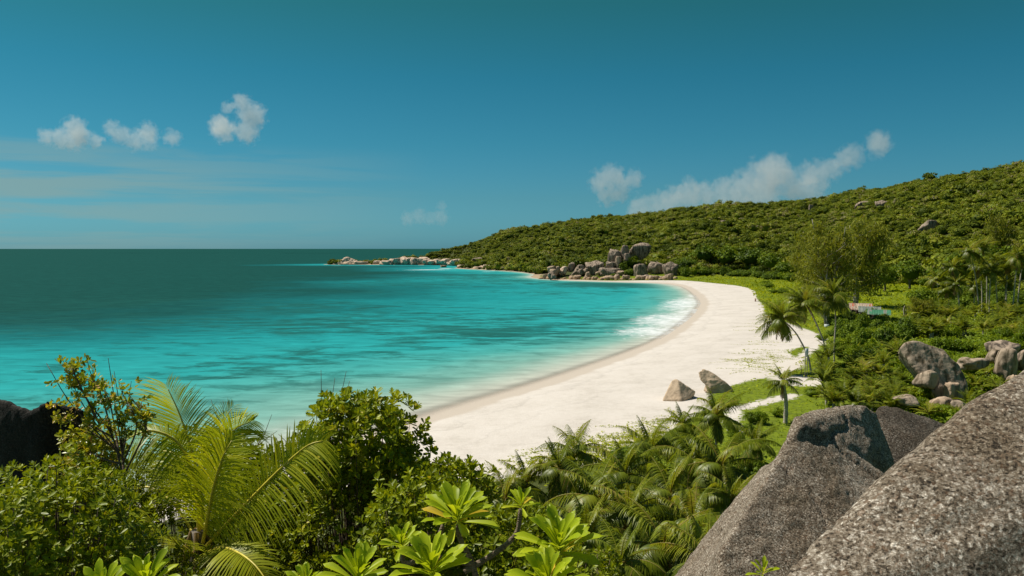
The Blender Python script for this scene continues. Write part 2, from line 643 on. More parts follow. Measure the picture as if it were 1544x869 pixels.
# ------------------------------------------------------------------ terrain
SHORE = np.array([(-150, -90), (-120, -40), (-75, 5), (-56, 35), (-42, 60), (-34, 78), (-27, 92), (-17, 108), (-7.5, 125),
                  (3.3, 143), (18, 170), (30, 194), (41, 219), (60, 273), (76, 325), (89, 375), (101, 440), (110, 500), (113, 540),
                  (107, 575), (75, 600), (45, 625), (26, 655), (18, 700), (22, 770), (8, 850), (-30, 930), (-70, 1000),
                  (-72, 1060), (-66, 1120), (-100, 1195), (-190, 1225), (-285, 1236), (-290, 1262), (-200, 1262), (-110, 1285), (-60, 1330),
                  (80, 1500), (300, 1900), (700, 2600)], float)
LANDPOLY = np.concatenate([SHORE, [(4000, 2600), (4000, -600), (-150, -600)]])
VEG = np.array([(-60, 52), (-34, 68), (-16, 74), (-3, 77), *[tuple(at_z(*q, 2.6)[:2]) for q in ((838, 708), (905, 692), (962, 670), (1012, 646), (1046, 622), (1066, 606))], (31, 124), (38, 133), (47, 141),
                (55, 150), (58, 160), (60, 172), (66, 182), (74, 186), (80, 206), (83, 232), (86, 262), (90, 284), (101, 320), (113, 368),
                (127, 415), (136, 460), (138, 495), (134, 540), (128, 575), (112, 592), (75, 606), (50, 628), (32, 660), (26, 700), (30, 770), (18, 850),
                (-22, 935), (-60, 1005), (-60, 1060), (-50, 1120), (-60, 1190), (-75, 1250), (-40, 1325), (90, 1500), (310, 1900), (700, 2580)], float)
VEGPOLY = np.concatenate([VEG, [(3990, 2580), (3990, -590), (-60, -590)]])
PATHS = [np.array(p, float) for p in ([at_z(1216, 508, 2.8)[:2], at_z(1228, 522, 2.8)[:2], at_z(1207, 538, 2.8)[:2], at_z(1196, 552, 2.8)[:2]],
         [at_z(1060, 612, 2.8)[:2], at_z(1115, 613, 2.8)[:2], at_z(1150, 605, 2.8)[:2], at_z(1195, 594, 2.8)[:2]],
         [at_z(1108, 612, 2.8)[:2], at_z(1104, 632, 2.8)[:2], at_z(1111, 650, 2.8)[:2]])]


def seg_dist(X, Y, line):
    d = np.full(X.shape, 1e9)
    for (x0, y0), (x1, y1) in zip(line[:-1], line[1:]):
        dx, dy = x1 - x0, y1 - y0
        t = np.clip(((X - x0) * dx + (Y - y0) * dy) / (dx * dx + dy * dy + 1e-12), 0, 1)
        d = np.minimum(d, np.hypot(X - x0 - t * dx, Y - y0 - t * dy))
    return d


def inside(X, Y, poly):
    r = np.zeros(X.shape, bool)
    for (x0, y0), (x1, y1) in zip(poly, np.roll(poly, -1, axis=0)):
        c = (y0 > Y) != (y1 > Y)
        with np.errstate(divide='ignore', invalid='ignore'):
            xi = (x1 - x0) * (Y - y0) / (y1 - y0) + x0
        r ^= c & (X < xi)
    return r


def smooth_line(line, k=3):
    return spline(line, len(line) * k)


SHORE_S = smooth_line(SHORE)
LAND_S = np.concatenate([SHORE_S, LANDPOLY[len(SHORE):]])
VEG_S = smooth_line(VEG)
VEGP_S = np.concatenate([VEG_S, VEGPOLY[len(VEG):]])


def shore_sd(X, Y):
    d = seg_dist(X, Y, SHORE_S)
    return np.where(inside(X, Y, LAND_S), d, -d)


def veg_sd(X, Y):
    d = seg_dist(X, Y, VEG_S)
    v = np.where(inside(X, Y, VEGP_S), d, -d)
    for p, w in zip(PATHS, (0.9, 1.0, 0.7)):
        v = np.minimum(v, (seg_dist(X, Y, p) - w) * 1.0)
    # sandy clearing behind the leaning palm
    for (cx, cyy, rx, ry) in ((at_z(1203, 572, 2.8)[0], at_z(1203, 572, 2.8)[1], 4.0, 6.0),):
        v = np.minimum(v, (np.hypot((X - cx) / rx, (Y - cyy) / ry) - 1) * 3)
    return v


def px_az(px):
    return math.degrees(math.atan((px - IW / 2) / F))


HILL = [  # px, foot range, ridge range, ridge height (ground)
    (560, 1190, 1240, 1), (630, 1180, 1260, 3), (655, 1150, 1250, 15), (675, 1120, 1235, 21), (700, 1080, 1210, 26), (760, 960, 1160, 41),
    (850, 820, 1060, 53), (960, 700, 1000, 58), (1060, 690, 940, 66), (1200, 640, 900, 71), (1300, 520, 850, 78),
    (1400, 440, 800, 87), (1480, 390, 770, 92), (1544, 350, 740, 94), (1700, 300, 680, 108), (2000, 230, 600, 120), (2600, 150, 500, 120)]
H_AZ = np.array([px_az(h[0]) for h in HILL])
H_RF, H_RR, H_ZR = (np.array([h[k] for h in HILL], float) for k in (1, 2, 3))


def hill_t(X, Y):
    az = np.degrees(np.arctan2(X, np.maximum(Y, 1e-3)))
    r = np.hypot(X, Y) * np.cos(np.arctan2(X, np.maximum(Y, 1e-3)))   # forward distance
    rf, rr, zr = np.interp(az, H_AZ, H_RF), np.interp(az, H_AZ, H_RR), np.interp(az, H_AZ, H_ZR)
    return (r - rf) / (rr - rf), zr


def height(X, Y, sdv=None):
    X, Y = np.asarray(X, float), np.asarray(Y, float)
    s = shore_sd(X, Y) if sdv is None else sdv
    zb = np.where(s > 0, 3.2 * (1 - np.exp(-np.maximum(s, 0) / 26)), np.maximum(s * 0.07, -8))
    P = np.stack([X, Y, np.zeros_like(X)], -1).reshape(-1, 3)
    lump = fbm(P, 1 / 90.0, 4, 5).reshape(X.shape)
    small = fbm(P, 1 / 14.0, 3, 9).reshape(X.shape)
    inl = np.clip(s / np.interp(Y, [850, 1050], [70, 30]), 0, 1)
    flat = np.clip((s - 60) / 160, 0, 1) * 2.5
    for mx, my, mh, rx, ry in ((96, 668, 13.5, 24, 22), (64, 672, 6, 26, 18), (122, 645, 5, 24, 20)):      # knoll under the far rock pile
        flat = np.maximum(flat, mh * np.exp(-((X - mx) / rx) ** 2 - ((Y - my) / ry) ** 2) * np.clip((s - 1) / 8, 0, 1))
    t, zr = hill_t(X, Y)
    tt = np.clip(t, 0, 1)
    hz = zr * (tt ** 0.92) + np.where(t > 0, 1, 0) * lump * 7 * np.minimum(1, 4 * tt) * np.clip(3.2 - 2.6 * tt, 0.5, 1.6)
    hz = np.where(t > 1, zr * np.maximum(0.2, 1 - 0.55 * (t - 1)) + lump * 3.5, hz)
    hz = hz * inl
    ax = np.where(X < 0, X, 0.55 * X)
    re = np.hypot(ax, np.maximum(Y, 0))
    zn = np.interp(re, [0, 3, 6, 10, 15, 25, 40, 55, 70, 88], [21.6, 21.2, 20.0, 17.6, 14.6, 10.4, 5.6, 2.6, 1.0, 0]) * np.clip(s / 22, 0, 1)
    zn = zn + np.where(re < 60, small * 0.5 * np.clip(s / 22, 0, 1), 0)
    return np.maximum(zb + flat, zn + np.minimum(zb, 1.0)) + np.maximum(hz, 0) + np.where(s > 45, small * 0.25, 0)


def gz(x, y):
    return float(height(np.array([x]), np.array([y]))[0])


_T = np.geomspace(2, 2600, 2600)


def on_ground(px, py):
    """ground point seen at a photo pixel"""
    r = ray(px, py)
    P = np.array([0, 0, CAMZ]) + _T[:, None] * (r / r[1])
    h = height(P[:, 0], P[:, 1])
    k = np.argmax(P[:, 2] < h)
    p = P[k]
    return np.array([p[0], p[1], h[k]])


def polar_grid(azs, rs):
    A, R = np.meshgrid(np.radians(azs), rs, indexing='ij')
    X, Y = R * np.sin(A), R * np.cos(A)
    na, nr = len(azs), len(rs)
    i, j = np.meshgrid(np.arange(na - 1), np.arange(nr - 1), indexing='ij')
    a = (i * nr + j).ravel()
    Fq = np.stack([a, a + 1, a + nr + 1, a + nr], -1)
    return X.ravel(), Y.ravel(), Fq


AZ = np.concatenate([np.arange(-180, -42, 3.0), np.arange(-42, 42, 0.16), np.arange(42, 180.1, 3.0)])


def build_ground():
    X, Y, Fq = polar_grid(AZ, np.concatenate([[0.01], np.geomspace(1.2, 3200, 470)]))
    s = shore_sd(X, Y)
    Z = height(X, Y, s)
    v = np.maximum(veg_sd(X, Y), np.where((Y > 600) & (Z > 0.6), np.minimum((Z - .6) * 2, 3), -99))
    m, t, out = new_mat('beach and soil')
    L = t.links.new
    geo = N(t, 'ShaderNodeNewGeometry')
    a_s = N(t, 'ShaderNodeAttribute', attribute_name='shore')
    a_v = N(t, 'ShaderNodeAttribute', attribute_name='veg')
    n1 = N(t, 'ShaderNodeTexNoise')
    n1.inputs['Scale'].default_value = 0.12
    n1.inputs['Detail'].default_value = 7
    n1.inputs['Roughness'].default_value = 0.6
    L(geo.outputs['Position'], n1.inputs[0])
    n2 = N(t, 'ShaderNodeTexNoise')
    n2.inputs['Scale'].default_value = 1.3
    n2.inputs['Detail'].default_value = 5
    L(geo.outputs['Position'], n2.inputs[0])
    sand = ramp(t, [(0.40, (0.4971, 0.4482, 0.4034)), (0.5, (0.5705, 0.5175, 0.4727)), (0.64, (0.6194, 0.5664, 0.5257))])
    tramp = N(t, 'ShaderNodeTexNoise')
    tramp.inputs['Scale'].default_value = 0.9
    tramp.inputs['Detail'].default_value = 9
    tramp.inputs['Roughness'].default_value = 0.78
    L(geo.outputs['Position'], tramp.inputs[0])
    tm = N(t, 'ShaderNodeMix', data_type='FLOAT')
    tm.inputs[0].default_value = .5
    L(n1.outputs[0], tm.inputs[2])
    L(tramp.outputs[0], tm.inputs[3])
    L(tm.outputs[0], sand.inputs[0])
    # wrack line and drift lines parallel to the water
    wk = N(t, 'ShaderNodeMath', operation='MULTIPLY_ADD')
    L(n1.outputs[0], wk.inputs[0])
    wk.inputs[1].default_value = 14
    L(a_s.outputs['Fac'], wk.inputs[2])
    wrk = ramp(t, [(0.30, 1.0), (0.318, 0.90), (0.33, 1.0), (0.49, 1.0), (0.50, 0.93), (0.515, 1.0), (0.63, .97), (.66, 1.0)])
    wd = N(t, 'ShaderNodeMath', operation='DIVIDE')
    L(wk.outputs[0], wd.inputs[0])
    wd.inputs[1].default_value = 48
    L(wd.outputs[0], wrk.inputs[0])
    sw = N(t, 'ShaderNodeMix', data_type='RGBA', blend_type='MULTIPLY')
    sw.inputs[0].default_value = 1
    L(sand.outputs[0], sw.inputs[6])
    L(wrk.outputs[0], sw.inputs[7])
    # the far shores are bare tan rock shelf, not sand
    sy = N(t, 'ShaderNodeSeparateXYZ')
    L(geo.outputs['Position'], sy.inputs[0])
    fy = N(t, 'ShaderNodeMapRange')
    fy.inputs['From Min'].default_value = 600
    fy.inputs['From Max'].default_value = 640
    L(sy.outputs['Y'], fy.inputs[0])
    sand2 = N(t, 'ShaderNodeMix', data_type='RGBA')
    L(fy.outputs[0], sand2.inputs[0])
    L(sw.outputs[2], sand2.inputs[6])
    sand2.inputs[7].default_value = (.36, .27, .18, 1)
    # wet strip
    w = N(t, 'ShaderNodeMath', operation='MULTIPLY_ADD')
    L(n1.outputs[0], w.inputs[0])
    w.inputs[1].default_value = 5.0
    w.inputs[2].default_value = -2.5
    w2 = N(t, 'ShaderNodeMath', operation='ADD')
    L(w.outputs[0], w2.inputs[0])
    L(a_s.outputs['Fac'], w2.inputs[1])
    wr = N(t, 'ShaderNodeMapRange', interpolation_type='SMOOTHSTEP')
    wr.inputs['From Min'].default_value = 4.6
    wr.inputs['From Max'].default_value = 2.8
    L(w2.outputs[0], wr.inputs[0])
    wet = N(t, 'ShaderNodeMix', data_type='RGBA')
    WETFAC = wet.inputs[0]
    L(sand2.outputs[2], wet.inputs[6])
    wf = N(t, 'ShaderNodeMath', operation='MULTIPLY')
    iv = N(t, 'ShaderNodeMath', operation='SUBTRACT')
    iv.inputs[0].default_value = 1
    L(fy.outputs[0], iv.inputs[1])
    L(wr.outputs[0], wf.inputs[0])
    L(iv.outputs[0], wf.inputs[1])
    L(wf.outputs[0], WETFAC)
    wet.inputs[7].default_value = (0.475, 0.41, 0.35, 1)
    # soil and low greenery
    e = N(t, 'ShaderNodeMath', operation='MULTIPLY_ADD')
    L(n2.outputs[0], e.inputs[0])
    e.inputs[1].default_value = 3.0
    e.inputs[2].default_value = -1.5
    e2 = N(t, 'ShaderNodeMath', operation='ADD')
    L(e.outputs[0], e2.inputs[0])
    L(a_v.outputs['Fac'], e2.inputs[1])
    vr = N(t, 'ShaderNodeMapRange', interpolation_type='SMOOTHSTEP')
    vr.inputs['From Min'].default_value = -0.3
    vr.inputs['From Max'].default_value = 0.7
    L(e2.outputs[0], vr.inputs[0])
    soil = ramp(t, [(0.35, (0.09, 0.12, 0.010)), (0.6, (0.16, 0.21, 0.008)), (0.75, (0.12, 0.13, 0.025))])
    L(n2.outputs[0], soil.inputs[0])
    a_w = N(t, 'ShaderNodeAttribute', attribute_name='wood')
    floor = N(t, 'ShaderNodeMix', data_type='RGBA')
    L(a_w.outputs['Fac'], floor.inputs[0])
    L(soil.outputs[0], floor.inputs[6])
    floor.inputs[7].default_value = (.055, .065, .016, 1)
    mx = N(t, 'ShaderNodeMix', data_type='RGBA')
    L(vr.outputs[0], mx.inputs[0])
    L(wet.outputs[2], mx.inputs[6])
    L(floor.outputs[2], mx.inputs[7])
    p = N(t, 'ShaderNodeBsdfPrincipled')
    p.inputs['Roughness'].default_value = 0.9
    p.inputs['Specular IOR Level'].default_value = 0.15
    L(mx.outputs[2], p.inputs['Base Color'])
    # trampled sand: footprints and drift ripples
    n3 = N(t, 'ShaderNodeTexNoise')
    n3.inputs['Scale'].default_value = 2.2
    n3.inputs['Detail'].default_value = 4
    n3.inputs['Roughness'].default_value = 0.7
    L(geo.outputs['Position'], n3.inputs[0])
    bp = N(t, 'ShaderNodeBump')
    bp.inputs['Strength'].default_value = 0.35
    bp.inputs['Distance'].default_value = 0.25
    L(n3.outputs[0], bp.inputs['Height'])
    L(bp.outputs[0], p.inputs['Normal'])
    L(p.outputs[0], out.inputs[0])
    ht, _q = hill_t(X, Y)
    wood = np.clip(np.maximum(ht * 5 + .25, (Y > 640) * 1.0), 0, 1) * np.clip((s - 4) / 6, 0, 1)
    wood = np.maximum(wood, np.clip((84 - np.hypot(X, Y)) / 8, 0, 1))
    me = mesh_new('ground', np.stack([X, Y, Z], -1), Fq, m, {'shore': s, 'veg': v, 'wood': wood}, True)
    return tag(link('ground', me), 'white sand beach and green land rising into the hill', None, None, 'structure')


build_ground()


def build_sea():
    az = np.concatenate([np.arange(-180, -44, 4.0), np.arange(-44, 30, 0.14), np.arange(30, 180.1, 4.0)])
    X, Y, Fq = polar_grid(az, np.concatenate([[1.0], np.geomspace(40, 1500, 420), np.geomspace(1600, 70000, 40)]))
    s = -shore_sd(X, Y)
    m, t, out = new_mat('sea water')
    L = t.links.new
    geo = N(t, 'ShaderNodeNewGeometry')
    a_s = N(t, 'ShaderNodeAttribute', attribute_name='offshore')
    # gentle warp of the depth contours
    n0 = N(t, 'ShaderNodeTexNoise')
    n0.inputs['Scale'].default_value = 0.012
    n0.inputs['Detail'].default_value = 5
    L(geo.outputs['Position'], n0.inputs[0])
    sub = N(t, 'ShaderNodeMath', operation='SUBTRACT')
    L(n0.outputs[0], sub.inputs[0])
    sub.inputs[1].default_value = 0.5
    mlt = N(t, 'ShaderNodeMath', operation='MULTIPLY')
    L(sub.outputs[0], mlt.inputs[0])
    L(a_s.outputs['Fac'], mlt.inputs[1])
    w = N(t, 'ShaderNodeMath', operation='ADD')
    L(mlt.outputs[0], w.inputs[0])
    L(a_s.outputs['Fac'], w.inputs[1])
    mr = N(t, 'ShaderNodeMath', operation='DIVIDE')
    L(w.outputs[0], mr.inputs[0])
    mr.inputs[1].default_value = 500.0
    depth = ramp(t, [(0.0, (0.47, 0.43, 0.375)), (0.016, (0.36, 0.40, 0.35)), (0.040, (0.165, 0.335, 0.295)), (0.085, (0.060, 0.30, 0.285)), (0.15, (0.022, 0.275, 0.285)),
                     (0.40, (0.013, 0.225, 0.24)), (0.60, (0.008, 0.135, 0.145)), (0.85, (0.0065, 0.072, 0.072)), (1.0, (0.007, 0.06, 0.054))])
    L(mr.outputs[0], depth.inputs[0])
    # reef and weed patches, drawn out sideways by the long exposure of the swell
    mp = N(t, 'ShaderNodeMapping')
    mp.inputs['Scale'].default_value = (0.062, 0.13, 1)
    mp.inputs['Rotation'].default_value = (0, 0, radians(12))
    L(geo.outputs['Position'], mp.inputs[0])
    n1 = N(t, 'ShaderNodeTexNoise')
    n1.inputs['Scale'].default_value = 1.0
    n1.inputs['Detail'].default_value = 6
    n1.inputs['Roughness'].default_value = 0.7
    n1.inputs['Distortion'].default_value = 0.3
    L(mp.outputs[0], n1.inputs[0])
    mpb = N(t, 'ShaderNodeMapping')
    mpb.inputs['Scale'].default_value = (0.0055, 0.010, 1)
    mpb.inputs['Location'].default_value = (3.1, 1.7, 0)
    L(geo.outputs['Position'], mpb.inputs[0])
    n1b = N(t, 'ShaderNodeTexNoise')
    n1b.inputs['Scale'].default_value = 1.0
    n1b.inputs['Detail'].default_value = 3
    L(mpb.outputs[0], n1b.inputs[0])
    sm = N(t, 'ShaderNodeMath', operation='MULTIPLY_ADD')
    L(n1b.outputs[0], sm.inputs[0])
    sm.inputs[1].default_value = 0.5
    L(n1.outputs[0], sm.inputs[2])
    pr = ramp(t, [(0.86, 0.0), (1.0, 0.75), (1.0, 0.75)], 'EASE')
    a_r = N(t, 'ShaderNodeAttribute', attribute_name='reef')
    sc1 = N(t, 'ShaderNodeMath', operation='MULTIPLY_ADD')
    L(sm.outputs[0], sc1.inputs[0])
    sc1.inputs[1].default_value = 0.82
    L(a_r.outputs['Fac'], sc1.inputs[2])
    pr = ramp(t, [(0.645, 0.0), (0.70, .5), (0.78, 0.9)])
    L(sc1.outputs[0], pr.inputs[0])
    band = ramp(t, [(0.025, 0.0), (0.075, 0.75), (0.12, 1.0), (0.6, 0.9), (0.9, 0.35)])
    L(mr.outputs[0], band.inputs[0])
    pm = N(t, 'ShaderNodeMath', operation='MULTIPLY')
    L(pr.outputs[0], pm.inputs[0])
    L(band.outputs[0], pm.inputs[1])
    mx = N(t, 'ShaderNodeMix', data_type='RGBA')
    L(pm.outputs[0], mx.inputs[0])
    L(depth.outputs[0], mx.inputs[6])
    mx.inputs[7].default_value = (0.012, 0.085, 0.075, 1)
    # swell texture: thin streaks along the wave fronts
    mp2 = N(t, 'ShaderNodeMapping')
    mp2.inputs['Scale'].default_value = (0.10, 0.24, 1)
    mp2.inputs['Rotation'].default_value = (0, 0, radians(8))
    L(geo.outputs['Position'], mp2.inputs[0])
    n2 = N(t, 'ShaderNodeTexNoise')
    n2.inputs['Scale'].default_value = 1.0
    n2.inputs['Detail'].default_value = 5
    n2.inputs['Roughness'].default_value = 0.6
    n2.inputs['Distortion'].default_value = 0.8
    L(mp2.outputs[0], n2.inputs[0])
    sr = ramp(t, [(0.3, 0.78), (0.7, 1.30)])
    L(n2.outputs[0], sr.inputs[0])
    mx2 = N(t, 'ShaderNodeMix', data_type='RGBA', blend_type='MULTIPLY')
    mx2.inputs[0].default_value = 0.8
    L(mx.outputs[2], mx2.inputs[6])
    L(sr.outputs[0], mx2.inputs[7])
    # foam
    a_f = N(t, 'ShaderNodeAttribute', attribute_name='foam')
    mp3 = N(t, 'ShaderNodeMapping')
    mp3.inputs['Scale'].default_value = (0.22, 0.22, 1)
    L(geo.outputs['Position'], mp3.inputs[0])
    n3 = N(t, 'ShaderNodeTexNoise')
    n3.inputs['Scale'].default_value = 1.0
    n3.inputs['Detail'].default_value = 8
    n3.inputs['Roughness'].default_value = 0.7
    n3.inputs['Distortion'].default_value = 1.0
    L(mp3.outputs[0], n3.inputs[0])
    fa = N(t, 'ShaderNodeMath', operation='ADD')
    L(n3.outputs[0], fa.inputs[0])
    L(a_f.outputs['Fac'], fa.inputs[1])
    fr = N(t, 'ShaderNodeMapRange', interpolation_type='SMOOTHSTEP')
    fr.inputs['From Min'].default_value = 0.84
    fr.inputs['From Max'].default_value = 1.25
    L(fa.outputs[0], fr.inputs[0])
    fm = N(t, 'ShaderNodeMix', data_type='RGBA')
    L(fr.outputs[0], fm.inputs[0])
    L(mx2.outputs[2], fm.inputs[6])
    fm.inputs[7].default_value = (0.68, 0.70, 0.72, 1)
    df = N(t, 'ShaderNodeBsdfDiffuse')
    L(fm.outputs[2], df.inputs[0])
    gl = N(t, 'ShaderNodeBsdfGlossy')
    gl.inputs['Roughness'].default_value = 0.3
    p = N(t, 'ShaderNodeMixShader')
    p.inputs[0].default_value = 0.022
    L(df.outputs[0], p.inputs[1])
    L(gl.outputs[0], p.inputs[2])
    n4 = N(t, 'ShaderNodeTexNoise')
    n4.inputs['Scale'].default_value = 0.5
    n4.inputs['Detail'].default_value = 5
    L(geo.outputs['Position'], n4.inputs[0])
    bp = N(t, 'ShaderNodeBump')
    bp.inputs['Strength'].default_value = 0.25
    bp.inputs['Distance'].default_value = 0.5
    L(n4.outputs[0], bp.inputs['Height'])
    L(bp.outputs[0], gl.inputs['Normal'])
    # the last decimetres of water thin out over the wet sand
    tr = N(t, 'ShaderNodeBsdfTransparent')
    al = N(t, 'ShaderNodeMapRange', interpolation_type='SMOOTHSTEP')
    al.inputs['From Min'].default_value = 0.0
    al.inputs['From Max'].default_value = 6.0
    L(w.outputs[0], al.inputs[0])
    ms = N(t, 'ShaderNodeMixShader')
    fx = N(t, 'ShaderNodeMath', operation='MAXIMUM')
    L(al.outputs[0], fx.inputs[0])
    L(fr.outputs[0], fx.inputs[1])
    L(fx.outputs[0], ms.inputs[0])
    L(tr.outputs[0], ms.inputs[1])
    L(p.outputs[0], ms.inputs[2])
    L(ms.outputs[0], out.inputs[0])
    reef = np.zeros(len(X))
    for px, py, wx, wy, amt in ((450, 496, 170, 16, .16), (720, 505, 160, 15, .18), (130, 492, 180, 14, .14), (200, 525, 150, 16, .14), (450, 540, 110, 18, .15), (690, 577, 110, 14, .2), (480, 580, 90, 18, .16),
                                (925, 430, 115, 4.5, .35), (720, 418, 130, 6, .2), (470, 462, 180, 7, .14), (330, 560, 120, 16, .12), (590, 530, 90, 14, .14), (560, 615, 80, 16, .14), (320, 610, 90, 20, .12),
                                (60, 560, 120, 18, .12), (100, 610, 100, 20, .12), (250, 455, 200, 6, .1)):
        c, cx, cyy_ = at_z(px, py, 0), at_z(px + wx, py, 0), at_z(px, py - wy, 0)
        rx, ry = abs(cx[0] - c[0]), abs(cyy_[1] - c[1])
        # tilted a little along the shore
        u, w_ = X - c[0], Y - c[1]
        reef = np.maximum(reef, (amt * .55 + .03) * np.exp(-((u / rx) ** 2 + (w_ / ry) ** 2)))
    # where waves break: the far end of the beach, and rocks off the point
    foam = np.zeros(len(X))

    def blob(px, py, rx, ry, amt, rot=0.0):
        c = at_z(px, py, 0)
        dx, dy = X - c[0], Y - c[1]
        ca, sa = cos(rot), sin(rot)
        u, v = dx * ca + dy * sa, -dx * sa + dy * ca
        return amt * np.exp(-((u / rx) ** 2 + (v / ry) ** 2) ** 1.3)
    for a in ((1030, 458, 14, 70, 0.60, -0.28), (1008, 482, 17, 46, 0.62, -0.3), (985, 500, 17, 26, 0.6, -0.3), (1045, 447, 8, 30, 0.5, -0.2),
              (1040, 470, 9, 26, 0.6, -.3), (1018, 478, 13, 20, .5, -.3), (1000, 497, 14, 16, .55, -.3), (985, 508, 12, 9, .5, -.4), (1052, 440, 6, 40, .45, -.1), (960, 515, 12, 6, 0.35, -.4), (930, 531, 16, 4, 0.22, .6),
              (650, 407, 34, 9, 0.85, 0), (620, 407.5, 30, 6, 0.6, 0), (672, 405, 12, 10, 0.9, 0), (735, 410, 14, 8, 0.62, 0), (508, 401, 16, 9, 0.55, 0),
              (430, 655, 9, 13, 0.40, -.3), (400, 640, 12, 5, 0.35, .3), (470, 690, 6, 8, 0.5, 0), (640, 640, 30, 1.5, 0.3, .8), (870, 424, 14, 6, .4, 0), (960, 427, 25, 5, .45, 0)):
        foam = np.maximum(foam, blob(*a))
    Z = np.where(s > -200, 0.02, 0.0) * 0
    me = mesh_new('sea', np.stack([X, Y, Z], -1), Fq, m, {'reef': reef, 'offshore': np.where(s > 0, s * np.interp(Y, [140, 240], [1.0, 2.0]) * np.interp(Y, [560, 800], [1, 1.6]) + np.maximum(0, Y - 920) * .45, s), 'foam': foam}, True)
    tag(link('sea', me), 'turquoise bay deepening to dark teal at the horizon', None, None, 'structure')


build_sea()

# ------------------------------------------------------------------ rocks
def ico(sub):
    bm = bmesh.new()
    bmesh.ops.create_icosphere(bm, subdivisions=sub, radius=1)
    V = np.array([v.co[:] for v in bm.verts])
    Fs = np.array([[v.index for v in f.verts] for f in bm.faces])
    bm.free()
    return V, Fs


ICO = {k: ico(k) for k in (3, 4, 5)}


def rock_mesh(name, seed, mat, sub=4, planes=13, p=9, rough=0.07, flute=0.0, flat=1.0):
    """unit granite boulder: rounded convex block with joints, weathering pits and runnels"""
    r = np.random.default_rng(seed)
    U, Fs = ICO[sub]
    nk = nrm(r.normal(size=(planes, 3)) * [1, 1, 0.8])
    nk = np.concatenate([nk, [[0, 0, 1], [0, 0, -1], [1, 0, 0], [-1, 0, 0], [0, 1, 0], [0, -1, 0]]])
    hk = np.concatenate([r.uniform(0.72, 1.0, planes), np.ones(6) * 1.0])
    dots = np.maximum(U @ nk.T, 0) / hk
    rad = (dots ** p).sum(1) ** (-1 / p)
    V = U * rad[:, None]
    V = V + U * (fbm(V + seed * 3.7, 1.7, 4, seed) * rough * 1.6)[:, None]
    if flute:
        az = np.arctan2(U[:, 1], U[:, 0])
        g = vnoise(np.stack([np.cos(az) * 5, np.sin(az) * 5, U[:, 2] * 0.7 + seed], -1), seed + 3)
        V = V - U * (np.maximum(0, g - 0.05) * flute * (1 - np.abs(U[:, 2]) ** 3))[:, None]
    V[:, 2] *= flat
    return mesh_new(name, V, Fs, mat, None, True)


ROCKV = {}
for key, mk, fl in (('rock', 'rock', 0.30), ('shore', 'shore', 0.12), ('point', 'point', 0.2), ('midrock', 'midrock', 0.16)):
    ROCKV[key] = [rock_mesh('boulder', 100 + i + len(key), M[mk], 4, 9 + i % 4, 10 + (i % 3) * 5, 0.115, fl if i % 2 else fl * 0.5) for i in range(7)]


def put_rock(px, py, w, h, label, key='rock', var=0, d=None, rz=None, depth=0.9, tilt=0.0, group=None, sink=0.35, name='boulder', cat='boulder'):
    """boulder centred on photo pixel, w x h pixels in size"""
    if d is None:
        d = on_ground(px, py + h * 0.45)[1]
    c = at_d(px, py, d)
    s = d / F
    o = link(name, ROCKV[key][var % 7])
    sz = h * s / 2
    o.scale = (w * s / 2, w * s / 2 * depth, sz * (1 + sink))
    o.location = (c[0], c[1] + w * s * 0.25, c[2] - sz * sink * 0.8)
    o.rotation_euler = (0, tilt, (rz if rz is not None else 0.0))
    return tag(o, label, cat, group)


def hull_rock(name, label, parts, mat, voxel, disp, nscale, smooth_it=6, seed=0, cat='boulder', octv=4, fine=0.0):
    """boulder from one or several convex blocks (lists of world points), fused, rounded and weathered"""
    bm = bmesh.new()
    for pts in parts:
        vs = [bm.verts.new(p) for p in pts]
        r = bmesh.ops.convex_hull(bm, input=vs)
        bmesh.ops.delete(bm, geom=[g for g in set(r['geom_interior'] + r['geom_unused']) if isinstance(g, bmesh.types.BMVert)], context='VERTS')
    bmesh.ops.recalc_face_normals(bm, faces=bm.faces)
    me = bpy.data.meshes.new(name)
    bm.to_mesh(me)
    bm.free()
    o = bpy.data.objects.new(name, me)
    col.objects.link(o)
    md = o.modifiers.new('r', 'REMESH')
    md.mode = 'VOXEL'
    md.voxel_size = voxel
    ms = o.modifiers.new('s', 'SMOOTH')
    ms.factor = 0.5
    ms.iterations = smooth_it
    dg = bpy.context.evaluated_depsgraph_get()
    me2 = bpy.data.meshes.new_from_object(o.evaluated_get(dg))
    o.modifiers.clear()
    o.data = me2
    bpy.data.meshes.remove(me)
    n = len(me2.vertices)
    V = np.empty(n * 3, np.float32)
    me2.vertices.foreach_get('co', V)
    V = V.reshape(-1, 3).astype(float)
    Nn = np.empty(n * 3, np.float32)
    me2.vertices.foreach_get('normal', Nn)
    Nn = Nn.reshape(-1, 3)
    c = V.mean(0)
    V = V + Nn * (fbm(V, nscale, octv, seed) * disp)[:, None]
    if seed in (21, 31):
        g = fbm(V * [1, 1, .55], .75, 3, seed + 9)
        V = V - Nn * (np.clip(.03 - np.abs(g), 0, 1) * (1.5 if seed == 31 else .6))[:, None]
    if fine:
        V = V + Nn * (fbm(V, nscale * 9, 3, seed + 5) * fine)[:, None]
    me2.vertices.foreach_set('co', (V - c).astype(np.float32).ravel())
    me2.polygons.foreach_set('use_smooth', np.ones(len(me2.polygons), bool))
    me2.materials.clear()
    me2.materials.append(mat)
    me2.update()
    me2.name = name
    o.location = c
    return tag(o, label, cat)


_EYE = np.array([0, 0, CAMZ])


